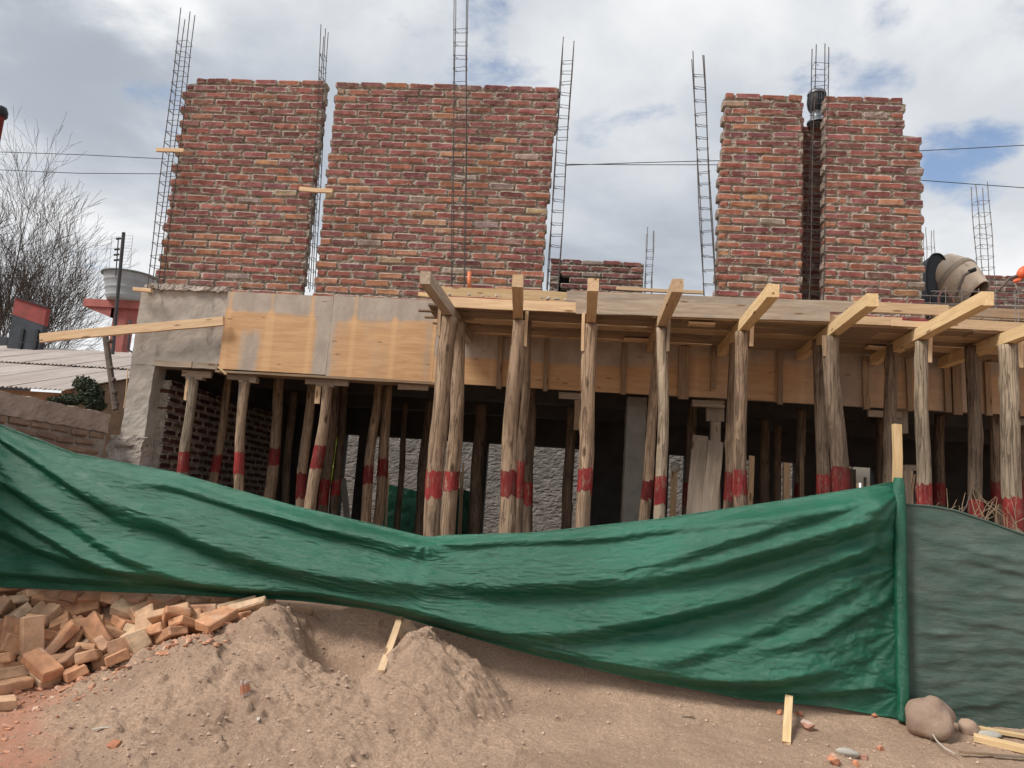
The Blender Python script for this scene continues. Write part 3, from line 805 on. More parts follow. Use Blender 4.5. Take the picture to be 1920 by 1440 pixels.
for px, w, dz in ((935, .055, -.03), (1022, .05, -.03), (1168, .05, -.02), (1281, .11, -.03), (1336, .05, .1), (1462, .055, -.03), (1622, .06, -.03), (1703, .05, -.02), (1775, .06, -.01), (1792, .09, -.03), (1850, .06, -.02)):
    p = at(px, 700, 8.18)
    plank('batten', (p.x + .01, 8.178, 2.78 + dz), (p.x, 8.178, 3.32), w, .035, M['brown_wood'], form, up=(1, 0, 0))
# timbers carrying the form under the left part
a = at(292, 683, 8.24); b = at(361, 688, 8.24)
plank('bearer_board', (a.x, 8.235, 2.825), (b.x, 8.235, 2.825), .07, .05, M['grey_wood'], form)
plank('bearer_board', (b.x + .01, 8.232, 2.822), (-3.99, 8.232, 2.82), .07, .05, M['grey_wood'], form)
plank('bearer_board', (-4.0, 8.3, 2.765), (-1.4, 8.3, 2.765), .22, .025, M['brown_wood'], form, up=(0, 1, 0))
for px in (366, 452, 600, 625, 775, 1079, 1330, 1660, 1905):
    p = at(px, 712, 8.3); plank('head_board', (p.x - .17, 8.33, 2.735), (p.x + .17, 8.33, 2.735), .07, .05, M['grey_wood'], form)
plank('nailed_strip', at(410, 688, 8.19), at(425, 702, 8.19), .04, .02, M['yellow'], form, up=(0, 1, 0))

# ------------------------------------------------------------------ canopy formwork
can = empty('canopy_formwork', (1.5, 7.0, 3.2), 'timber formwork of the projecting canopy, plank soffit on long joists', 'formwork')
rnd = random.Random(21)
yrow = 7.02; k = 0
while yrow < 8.18:
    w = min((.20, .235, .19, .22, .21, .2)[k % 6], 8.200 - yrow); x = -1.36 + rnd.uniform(-.1, .12)
    while x < 5.9:
        L = rnd.uniform(1.3, 2.9); x1 = min(x + L, 6.0)
        plank('soffit_plank', (x, yrow + w / 2 - .003, 3.345 + rnd.uniform(-.006, .004)), (x1 - .004, yrow + w / 2 - .003, 3.345 + rnd.uniform(-.006, .004)), w - .008, .024, M['brown_wood'] if rnd.random() < .8 else M['pine'], can, up=(0, 1, 0))
        x = x1
    yrow += w; k += 1
# edge boards, from left to right
plank('packing_or_seal_board', (-1.3, 8.13, 3.372), (6.0, 8.13, 3.372), .12, .02, M['brown_wood'], can, up=(0, 1, 0))  # hidden cover board added over the seam to block leaking skylight
def xz(px, py, Y): p = at(px, py, Y); return p
def board_px(name, p, q, Y, w, t, m, Y2=None):
    a = at(*p, Y); b = at(*q, Y if Y2 is None else Y2); return plank(name, a, b, w, t, m, can)
board_px('edge_board', (822, 566), (1240, 584), 6.985, .098, .027, M['pine'])
board_px('upstand_board', (818, 549), (1066, 560), 7.30, .125, .025, M['yellow'])
board_px('upstand_board', (785, 552), (850, 557), 7.33, .04, .02, M['yellow'])
o = plank('red_edged_sheet', (at(842, 561, 7.0).x, 7.06, at(960, 563, 7.0).z), (at(1130, 573, 7.0).x, 7.06, at(960, 563, 7.0).z), .16, .014, M['redsheet'], can, up=(0, 1, 0))
board_px('edge_board', (1080, 575), (1555, 590), 6.95, .135, .035, M['grey_wood'])
board_px('edge_board', (1063, 556), (1605, 577), 7.12, .11, .03, M['grey_wood'])
board_px('edge_board', (1225, 592), (1560, 601), 7.0, .05, .02, M['pine'])
board_px('edge_board', (1490, 596), (1690, 604), 7.0, .075, .03, M['pine'])
board_px('upstand_board', (1600, 574), (1778, 583), 7.32, .10, .025, M['pine'])
board_px('upstand_board', (1780, 583), (2000, 592), 7.40, .09, .025, M['brown_wood'])
board_px('edge_board', (1672, 606), (1765, 610), 6.975, .055, .027, M['pine'])
board_px('edge_board', (1768, 606), (2010, 620), 6.985, .09, .027, M['pine'])
board_px('edge_board', (1620, 597), (1760, 604), 7.08, .03, .014, M['redsheet'])
# loose laths poking out at the left end
for i, (px, py) in enumerate(((786, 575), (797, 590), (812, 605))):
    p = at(px, py, 7.2 + i * .25); plank('lath', (p.x, 7.2 + i * .25, 3.322), (p.x + .5, 7.2 + i * .25, 3.322), .05, .018, M['brown_wood'], can, up=(0, 1, 0))
# loose short boards below the soffit
for px0, px1, py, Y in ((1170, 1235, 620, 7.9), (1625, 1672, 640, 7.7), (1290, 1340, 603, 7.1)):
    a = at(px0, py, Y); b = at(px1, py, Y)
    plank('packing_or_seal_board', (a.x, Y, 3.30), (b.x, Y, 3.30), .10, .022, M['pine'], can, up=(0, 1, 0))
# cement crumbs on the red edge
for i in range(26):
    p = at(rnd.choice((rnd.gauss(905, 22), rnd.gauss(1035, 12), rnd.gauss(1690, 20))), 563, 7.03)
    r = rnd.uniform(.006, .016); V, Fs = cbox(r * 2, r * 2, r * 1.4, r * .5, r * .3, rnd)
    link('cement_crumb', mesh('cement_crumb', V, Fs, M['palerock']), can, (p.x, 7.02 + rnd.uniform(-.02, .03), 3.452 + r * .3), (rnd.random(), rnd.random(), rnd.random()))

# ------------------------------------------------------------------ log posts
ZTOP = 3.205
def log_post(label, p_top, p_low, Y, w, m='log', ztop=None, band=None, cleat=None, group='log props holding up the formwork', seed=None, head=False, Yl=None, knots=3, rowcat=None):
    """p_top/p_low: where the axis passes at two heights; w: width in the picture"""
    a = at(*p_top, Y); b = at(*p_low, Yl or Y)
    zt = ztop if ztop is not None else a.z; zb = -.05
    s = (a - b) / (a.z - b.z)
    top = b + s * (zt - b.z); bot = b + s * (zb - b.z)
    r0 = w / 2 / F * Y * .87
    sd = seed if seed is not None else int(p_low[0])
    rnd = random.Random(sd)
    n = 16 if w > 20 else 10
    H = zt - zb; nr = int(H / .05)
    kn = [(rnd.uniform(.4, .95), rnd.uniform(0, 2 * math.pi), rnd.uniform(.08, .2), rnd.uniform(.05, .09)) for _ in range(knots)]
    bend = (rnd.uniform(-1, 1), rnd.uniform(-1, 1), rnd.uniform(0, 6))
    def ring(z, extra=0, wob=0):
        t = (z - zb) / H; c = bot.lerp(top, t)
        cx = c.x + .028 * math.sin(t * 5 + bend[2]) * bend[0] + .008 * math.sin(t * 13 + bend[2]) ; cy = c.y + .015 * math.sin(t * 4 + bend[2]) * bend[1]
        taper = 1.07 - .14 * t
        P = []
        for k in range(n):
            a_ = 2 * math.pi * k / n
            q = Vector((math.cos(a_) * 1.6, math.sin(a_) * 1.6, z * 1.7 + sd))
            q2 = Vector((math.cos(a_) * 3.5, math.sin(a_) * 3.5, z * .8 + sd * .37))
            q3 = Vector((math.cos(a_) * 2.5, math.sin(a_) * 2.5, z * 6 + sd * .37))
            r = r0 * taper * (1 + .13 * mnoise.noise(q) + .12 * mnoise.noise(q2) + .05 * mnoise.noise(q3))
            for (kt, ka, kh, kw) in kn:
                da = (a_ - ka + math.pi) % (2 * math.pi) - math.pi
                r += r0 * kh * 1.6 * math.exp(-(da / .45) ** 2 - ((z - (zb + kt * H)) / kw) ** 2)
            r += extra
            P.append((cx + r * math.cos(a_), cy + r * math.sin(a_), z + wob * mnoise.noise(Vector((a_ * 2.1, sd, z)))))
        return P
    def shell(z0, z1, extra, wob, cap):
        k = max(2, int((z1 - z0) / .05)); V = []
        for i in range(k + 1):
            V += ring(z0 + (z1 - z0) * i / k, extra, wob if i in (0, k) else 0)
        Fs = [(i * n + j, i * n + (j + 1) % n, (i + 1) * n + (j + 1) % n, (i + 1) * n + j) for i in range(k) for j in range(n)]
        if cap: Fs += [tuple(reversed(range(n))), tuple(k * n + j for j in range(n))]
        return V, Fs
    V, Fs = shell(zb, zt, 0, 0, True)
    root = put('log_post', V, Fs, M[m], None, org=bot, smooth=True)
    tag(root, label, 'post', group)
    if band:
        z1 = at(p_low[0], band[0], Y).z + rnd.uniform(-.015, .015); z0 = at(p_low[0], band[1], Y).z + rnd.uniform(-.02, .02)
        V, Fs = shell(z0, z1, .0025, .05, False)
        put('painted_band', V, Fs, M['red'], root, smooth=True)
    if cleat:
        side_, y0, y1, cw, cm = cleat
        zc0 = at(p_top[0], y0, Y).z; zc1 = at(p_top[0], y1, Y).z
        xo = top.x + side_ * (r0 * .95 + .012); 
        s2 = s
        pa = Vector((b.x + s.x * (zc0 - b.z) + side_ * (r0 + .01), Y - r0 * .45, zc0)); pb = Vector((b.x + s.x * (zc1 - b.z) + side_ * (r0 + .004), Y - r0 * .45, zc1))
        plank('cleat', pa, pb, cw, .022, M[cm], root, up=(1, 0, 0))
    if head:
        plank('head_block', (top.x - .09, top.y - .0, zt + .0), (top.x + .11, top.y - .0, zt + .0), .055, .09, M['grey_wood'], root)
    return root
# front row under the canopy joists
log_post('thick pale log post leftmost under the canopy, red paint band, twin beside it', (841, 612), (816, 950), 6.95, 37, 'log', ZTOP, (880, 931), (-1, 575, 632, .03, 'brown_wood'), knots=4)
log_post('slightly thinner log post touching the right of the leftmost canopy post', (861, 640), (841, 950), 7.30, 32, 'log', 3.26, (882, 920), knots=4)
log_post('log post under the second canopy joist with bright red band', (971, 612), (953, 960), 6.95, 34, 'log', ZTOP, (880, 930), (1, 585, 650, .03, 'pine'), knots=4)
log_post('thin log post close behind the second canopy post, orange red band', (988, 640), (973, 950), 7.42, 20, 'log', 3.32, (865, 930))
log_post('knotty log post under the third canopy joist with red band', (1108, 612), (1095, 950), 6.95, 31, 'log', ZTOP, (879, 926), (-1, 590, 660, .03, 'pine'), knots=5)
log_post('smooth greyish straight log post under the fourth canopy joist', (1241, 620), (1237, 950), 6.95, 24, 'log_pale', ZTOP, (894, 946), (1, 600, 660, .03, 'brown_wood'), knots=2)
log_post('brown log post leaning just left of the smooth greyish post', (1229, 680), (1209, 950), 7.55, 22, 'log', 3.30, (902, 940))
log_post('log post with long vertical streaks under the fifth canopy joist', (1394, 620), (1388, 950), 6.95, 29, 'log', ZTOP, (880, 930), (1, 612, 650, .035, 'pine'), knots=4)
log_post('brown log post half hidden behind the fifth canopy post', (1374, 660), (1366, 950), 7.50, 24, 'log', 3.30, (887, 935))
log_post('dark barked log post under the sixth canopy joist with whitish spots', (1563, 640), (1572, 930), 6.95, 36, 'log_dark', ZTOP, (880, 945), (-1, 632, 670, .05, 'brown_wood'), knots=4)
log_post('dark log post just left of the sixth canopy post', (1532, 660), (1540, 930), 7.40, 27, 'log_dark', 3.28, (893, 955))
log_post('pale bark log post under the seventh canopy joist, right of the tarp stake', (1727, 640), (1732, 940), 6.95, 28, 'log_pale', ZTOP, (908, 952), (1, 632, 680, .035, 'pine'), knots=4)
log_post('dark log post behind the bright tarp stake', (1672, 680), (1668, 900), 7.55, 27, 'log_dark', 3.30, None)
log_post('thick pale log post nearest the right edge with red band', (1889, 650), (1897, 990), 6.95, 37, 'log_pale', ZTOP, (931, 988), (1, 640, 690, .05, 'pine'), knots=4)
log_post('brown grey log post between the seventh and the right edge post', (1822, 690), (1830, 960), 7.45, 27, 'log_dark', 3.30, (940, 978))
# left part below the beam
log_post('leftmost smooth yellowish log post under the plywood beam', (364, 715), (340, 875), 8.35, 22, 'log_pale', 2.70, (848, 888), (-1, 705, 752, .035, 'pine'), head=True, knots=1)
log_post('log post second from the left under the plywood beam with split strip', (465, 715), (447, 905), 8.35, 22, 'log', 2.70, (848, 892), (-1, 712, 783, .045, 'grey_wood'), head=True, knots=2)
log_post('log post with pale block at its top, under the middle of the plywood beam', (606, 760), (585, 945), 8.35, 24, 'log', 2.70, (835, 878), (-1, 720, 758, .06, 'pine'), head=True, knots=3)
log_post('shaded log post between the first two posts under the beam', (425, 740), (401, 895), 9.3, 20, 'log', 2.95, (852, 885))
log_post('dim log post right of the second beam post', (520, 760), (505, 920), 9.2, 25, 'log', 2.95, (842, 875))
log_post('log post leaning just left of the middle beam post', (578, 780), (565, 940), 8.9, 21, 'log', 2.9, (886, 935))
log_post('unlit log post just right of the middle beam post', (622, 780), (607, 960), 9.6, 22, 'log_dark', 2.95, (900, 950))
log_post('unlit log post beside the yellow green gap', (641, 780), (626, 960), 9.7, 20, 'log_dark', 2.95, (900, 930))
log_post('mid brown log post left of the wide stucco opening', (703, 780), (688, 975), 9.2, 21, 'log', 2.9, (872, 908))
log_post('log post with dull red band against the stucco opening', (722, 780), (708, 975), 9.4, 22, 'log', 2.9, (860, 895))
for lab, pt, pl, Y, w in (
        ('thin black prop in silhouette in the stucco opening', (756, 830), (745, 980), 11.2, 13),
        ('black post in silhouette left of the twin canopy posts', (801, 830), (789, 980), 10.6, 26),
        ('black post in silhouette right of the twin canopy posts', (899, 830), (891, 980), 10.8, 27),
        ('dark post just right of the second canopy post', (996, 800), (988, 980), 9.0, 20),
        ('black post in silhouette left of the third canopy post', (1071, 830), (1060, 980), 10.4, 22),
        ('black post left of the wide leaning boards', (1298, 800), (1289, 960), 9.4, 22),
        ('dim post right of the fifth canopy post', (1433, 800), (1431, 950), 10.5, 20),
        ('dim post in the middle of the dark bay behind the red stump', (1500, 800), (1500, 950), 9.4, 19),
        ('faint post deep in the bay left of the dim post', (1458, 800), (1456, 950), 11.2, 17),
        ('dark post in the bay right of the dark barked post', (1653, 800), (1655, 900), 9.8, 24),
        ('dim post with red stain between stake and right post', (1760, 790), (1762, 960), 9.2, 22),
        ('thin dim post just left of the right edge post', (1863, 790), (1867, 960), 8.4, 19),
        ('thin prop deep behind the left bay', (545, 780), (538, 930), 10.6, 18),
        ('dim post cut off by the right edge of the view', (1915, 790), (1917, 960), 8.9, 18)):
    log_post(lab, pt, pl, Y, w, 'log_dark', 2.9, (905, 945) if Y < 9.8 else None, knots=2)

# long joists across the canopy posts
jn = [(797, 519), (971, 524), (1112, 532), (1271, 533), (1450, 543), (1636, 560), (1852, 557), (2010, 600)]
jp = [(841, 600), (971, 600), (1108, 606), (1241, 612), (1394, 616), (1563, 632), (1727, 640), (1889, 648)]
jm = ['grey_wood', 'pine', 'pine', 'pine', 'yellow', 'yellow', 'yellow', 'yellow']
for i, (e, p) in enumerate(zip(jn, jp)):
    a = at(p[0], p[1], 6.95)
    yn = 5.95
    # depth of the near end from the picture: where the ray to the end face's centre meets the joist height
    q = atz(e[0], e[1] + 2, 3.262)
    q.y = max(5.0, min(6.35, q.y)); q = Vector((q.x, q.y, 3.262))
    if i == 7: q = Vector((a.x, 6.1, 3.262))
    d = (Vector((a.x, 6.95, 0)) - Vector((q.x, q.y, 0)))
    far = Vector((a.x, 6.95, 3.270)) + Vector((d.x / d.y, 1, 0)) * 1.2
    far.z = 3.278
    plank('joist', q, far, .105, .088, M[jm[i]], can, warp=.002, chamf=.003)

# ------------------------------------------------------------------ rebar columns
def rebar_column(label, top, bot, Y, wx, wy, stir_top, sp=.16, m='steel', r=.0055, seed=0, zb=None, extra=(0, .05, .02, .08), stir_to=None, yaw=0.0):
    rnd = random.Random(seed); a = at(*top, Y); b = at(*bot, Y)
    root = empty('rebar_column', b, label, 'rebar column', 'rebar columns rising from the slab')
    c, s = math.cos(yaw), math.sin(yaw)
    cs = [(sx * wx / 2 * c - sy * wy / 2 * s, sx * wx / 2 * s + sy * wy / 2 * c) for sx, sy in ((-1, -1), (1, -1), (1, 1), (-1, 1))]
    for i, (dx, dy) in enumerate(cs):
        pts = []
        ax = a.lerp(b, 0); L = (a - b).length
        for k in range(9):
            t = k / 8 * (1 - extra[i] / L); p = b.lerp(a, t)
            pts.append((p.x + dx + .006 * math.sin(t * 9 + i + seed), p.y + dy, p.z))
        mb = MB(); mb.tube(pts, r, 6); mb.build('bar', M[m], root)
    zs = at(top[0], stir_top, Y).z; z = zs; zlow = b.z if stir_to is None else at(bot[0], stir_to, Y).z
    while z > zlow + .05:
        t = (z - b.z) / (a.z - b.z); p = b.lerp(a, t); j = rnd.uniform(-.012, .012)
        pts = [(p.x + dx * 1.1, p.y + dy * 1.1, z + j * sg) for (dx, dy), sg in zip(cs, (1, -1, -.5, .8))]
        pts = pts + [pts[0], (pts[0][0] + (cs[1][0] - cs[0][0]) * .35, pts[0][1] + .03, pts[0][2] - .025)]
        mb = MB(); mb.tube(pts, .0034, 5); mb.build('stirrup', M[m], root)
        z -= sp * rnd.uniform(.88, 1.12)
    return root
rebar_column('tall leaning rebar column at the left end of the left wall', (353, 20), (290, 545), 8.18, .125, .11, 82, .13, seed=1)
rebar_column('rebar column standing in the gap between the two left walls', (609, 52), (584, 545), 8.33, .055, .12, 108, .15, seed=2, yaw=.1)
rebar_column('straight rebar column in front of the widest wall, running out of the top', (865, -40), (859, 545), 8.12, .145, .07, 58, .165, 'steel', seed=3, extra=(0, 0, .02, .03))
rebar_column('rebar column leaning beside the right end of the widest wall', (1066, 72), (1036, 545), 8.35, .125, .06, 117, .145, seed=4)
rebar_column('free standing rebar column tilting left before the narrow wall', (1308, 98), (1331, 556), 8.30, .125, .04, 142, .145, seed=5)
rebar_column('rebar column in the recess between the two right walls', (1539, 76), (1527, 566), 8.36, .145, .12, 124, .14, 'steel', seed=6, extra=(.09, .12, .0, .07))
rebar_column('small far rebar column right of the low back wall', (1220, 428), (1215, 552), 11.2, .10, .08, 470, .13, 'steel_lt', seed=7)
rebar_column('far rebar column rising behind the cement mixer', (1836, 344), (1852, 560), 10.0, .15, .13, 380, .15, 'steel_lt', seed=8, extra=(.05, 0, .03, .02))
rebar_column('faint rebar column far behind the right wall', (1741, 428), (1744, 520), 13.0, .13, .10, 465, .25, 'steel_lt', seed=9)
# lying beam cage on the right part of the canopy
cage = empty('rebar_cage', at(1840, 590, 7.6), 'long rebar beam cage lying on the right end of the canopy', 'rebar cage')
zc = at(1840, 592, 7.7).z
x0 = at(1742, 570, 7.7).x; x1 = 5.6
for (y, z) in ((7.55, 0), (7.55, .055), (7.62, .21), (7.75, .0), (7.85, .07), (7.85, .22), (7.9, .14), (7.7, .10)):
    mb = MB(); mb.tube([(x0 + (x1 - x0) * t - rnd.uniform(0, .05), y + .01 * math.sin(t * 9 + z * 40), zc + z + .008 * math.sin(t * 7 + y * 9)) for t in np.linspace(0, 1, 12)], .0055, 6); mb.build('bar', M['steel_lt'], cage)
x = x0 + .08
while x < x1:
    mb = MB(); mb.tube([(x, 7.54, zc - .005), (x + .01, 7.54, zc + .225), (x + .01, 7.87, zc + .225), (x, 7.87, zc - .005), (x, 7.54, zc - .005)], .0035, 5); mb.build('stirrup', M['steel_lt'], cage)
    x += .17 + rnd.uniform(-.02, .02)
sb = empty('stacked_boards', (3.9, 8.45, 3.7), 'low stack of used grey boards on the slab edge behind the rebar cage', 'board stack')
for k in range(6):
    plank('board', (3.77 + rnd.uniform(0, .12), 8.5 + rnd.uniform(-.03, .03), 3.716 + k * .032), (6.3, 8.5 + rnd.uniform(-.03, .03), 3.716 + k * .032), .22, .028, M['grey_wood' if k % 2 else 'brown_wood'], sb, up=(0, 1, 0))
# bent tie wires standing before the cage
for px in (1903, 1909):
    mb = MB(); p = at(px, 545, 7.3); q = at(px, 615, 7.3); mb.tube([q, (p + q) / 2 + Vector((.008, 0, 0)), p, p + Vector((.07, 0, .03))], .004, 5); mb.build('tie_bar', M['steel_lt'], cage)

# spacer battens wedged through the rebar
o = plank('spacer_board', at(294, 281, 8.12), at(345, 283, 8.12), .045, .03, M['pine']); tag(o, 'short batten sticking out left of the left wall through its rebar', 'batten')
o = plank('spacer_board', at(562, 354, 8.12), at(624, 359, 8.12), .05, .03, M['pine']); tag(o, 'short batten bridging the gap between the two left walls', 'batten')
o = plank('spacer_board', at(251, 543, 8.12), at(285, 545, 8.12), .04, .05, M['pine']); tag(o, 'short stub of batten at the top left of the concrete corner', 'batten')
o = plank('long_rail', at(1155, 541, 10.2), at(1320, 549, 10.2), .045, .04, M['pine']); tag(o, 'thin rail running behind the canopy joists over the upper slab', 'rail')
mb = MB(); p = at(880, 545, 7.8); q = at(880, 510, 7.8); mb.tube([p, q], .022, 14); tag(mb.build('pipe_stub', M['pvc'], org=p, smooth=True), 'orange plastic pipe stub standing before the widest wall', 'pipe')

# ------------------------------------------------------------------ vent cowl in the recess, mixer
def cowl():
    p = at(1531, 232, 8.72); t = at(1531, 167, 8.72); h = t.z - p.z; s = h / .40
    root = empty('vent_cowl', p, 'dark rounded sheet metal vent cowl atop the recess behind a rebar column', 'vent cowl')
    T = Matrix.Translation(p) @ Matrix.Diagonal((s * .78, s * .78, s, 1))
    mb = MB(); mb.lathe([(.13, 0), (.125, .02), (.075, .05), (.06, .10), (.075, .13)], 20, T); mb.build('neck', M['galv'], root, smooth=True)
    mb = MB(); mb.lathe([(.075, .13), (.105, .17), (.118, .23), (.118, .29), (.105, .33)], 20, T); mb.build('drum', M['black'], root, smooth=True)
    for k in range(14):
        a = 2 * math.pi * k / 14; mb = MB()
        mb.tube([T @ Vector((r * math.cos(a), r * math.sin(a), z)) for r, z in ((.085, .135), (.113, .18), (.126, .24), (.122, .30), (.11, .34))], .005, 5)
        mb.build('rib', M['slate'], root)
    mb = MB(); mb.lathe([(.125, .325), (.126, .34), (.105, .37), (.06, .39), (0.001, .40)], 20, T); mb.build('cap', M['galv'], root, smooth=True)
cowl()
def mixer():
    Y = 9.2
    root = empty('cement_mixer', at(1800, 580, Y), 'beige cement mixer with dark tilted mouth on the upper slab, right of the brick walls', 'cement mixer')
    back = at(1766, 520, Y + .1); mouth = at(1832, 553, Y - .16)
    d = (mouth - back).normalized(); Rm = d.to_track_quat('Z', 'Y').to_matrix().to_4x4(); T = Matrix.Translation(back) @ Rm
    L = (mouth - back).length; k = 1.0
    mb = MB(); mb.lathe([(.02, -.14), (.20, -.13), (.29, -.05), (.315, .08), (.315, .14)], 36, T); mb.build('drum', M['mixer'], root, smooth=True)
    mb = MB(); mb.lathe([(.315, .14), (.328, .145), (.328, .20), (.315, .205)], 36, T); mb.build('drum_band', mat('drum_band_paint', (.33, .27, .20), (.26, .21, .16), 5, rough=.5), root, smooth=True)
    mb = MB(); mb.lathe([(.313, .205), (.29, .27), (.24, .37), (.185, .47), (.18, .48), (.172, .47), (.23, .36), (.28, .26)], 36, T); mb.build('cone', M['mixer'], root, smooth=True)
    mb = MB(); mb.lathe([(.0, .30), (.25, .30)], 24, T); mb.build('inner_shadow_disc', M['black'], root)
    for a in (0.4, 2.4, 4.5):
        q = T @ Vector((.2 * math.cos(a), .2 * math.sin(a), .30)); r_ = T @ Vector((.11 * math.cos(a), .11 * math.sin(a), .46))
        plank('paddle', q, r_, .05, .012, M['redsheet'], root, up=(0, 1, 0))
    # motor guard: tall dark curved cover at the left
    c = at(1750, 528, Y - .05); w = .12; h = .31
    mb = MB(); n = 28
    Vv = []; 
    for sx, yy in ((0, -.10), (1, .12)):
        for i in range(n):
            a = 2 * math.pi * i / n
            Vv.append((c.x + w * math.copysign(abs(math.cos(a)) ** .8, math.cos(a)), c.y + yy, c.z + h * math.copysign(abs(math.sin(a)) ** .85, math.sin(a))))
    Fs = [(i, (i + 1) % n, n + (i + 1) % n, n + i) for i in range(n)] + [tuple(range(n)), tuple(reversed(range(n, 2 * n)))]
    mb.add(Vv, Fs); mb.build('motor_cover', M['slate'], root)
    mb = MB(); mb.tube([Vector(v) + Vector((0, -.006, 0)) for v in Vv[:n]] + [Vector(Vv[0]) + Vector((0, -.006, 0))], .012, 6); mb.build('cover_rim', M['black'], root)
    # tipping lever and frame tubes
    mb = MB(); mb.tube([at(1793, 556, Y - .4), at(1800, 535, Y - .4), at(1808, 516, Y - .4), at(1826, 506, Y - .4)], .016, 8); mb.build('lever', M['bark'], root, smooth=True)
    mb = MB(); mb.tube([at(1817, 505.5 + 4, Y - .4), at(1829, 505, Y - .4)], .024, 8); mb.build('grip', M['black'], root, smooth=True)
    mb = MB(); mb.tube([at(1759, 580, Y - .3), at(1760, 556, Y - .3), at(1764, 548, Y - .3), at(1775, 546, Y - .3), at(1786, 560, Y - .3), at(1790, 580, Y - .3)], .013, 8); mb.build('frame_tube', mat('faded_red_tube', (.42, .22, .19), (.33, .17, .15), 5), root, smooth=True)
    for sx in (-.3, .35):
        mb = MB(); q = back + Vector((sx, 0, -.1)); mb.tube([q, (q.x + sx * .3, q.y, 3.70)], .02, 8); mb.build('leg', M['redsheet'], root)
mixer()
def lever_tool():
    Y = 8.6
    root = empty('steel_lever', at(1868, 550, Y), 'bent brown steel tube with bright orange grip at the right edge', 'tool')
    mb = MB(); mb.tube([at(1868, 549, Y), at(1882, 533, Y), at(1893, 522, Y), at(1909, 516, Y), at(1945, 505, Y)], .014, 8); mb.build('tube', M['bark'], root, smooth=True)
    mb = MB(); T = Matrix.Translation(at(1917, 511, Y)) @ Matrix.Rotation(.5, 4, 'Y')
    mb.lathe([(.001, -.075), (.035, -.065), (.052, -.02), (.05, .03), (.03, .07), (.001, .08)], 16, T); mb.build('orange_grip', M['orange'], root, smooth=True)
    mb = MB(); T = Matrix.Translation(at(1907, 526, Y - .02)) @ Matrix.Rotation(1.2, 4, 'Y')
    mb.lathe([(.001, -.045), (.018, -.035), (.022, .0), (.016, .04), (.001, .05)], 12, T); mb.build('orange_tab', M['orange'], root, smooth=True)
lever_tool()
o = MB(); p = at(1057, 530, 11.3); o.lathe([(.001, -.22), (.13, -.22), (.15, .18), (.155, .2), (.12, .2)], 20, Matrix.Translation(p)); tag(o.build('gap_filler_drum', M['black'], smooth=True), 'black drum shape added to darken the gap in the low back wall', 'drum')  # black shape added to stand for the dark opening in the wall

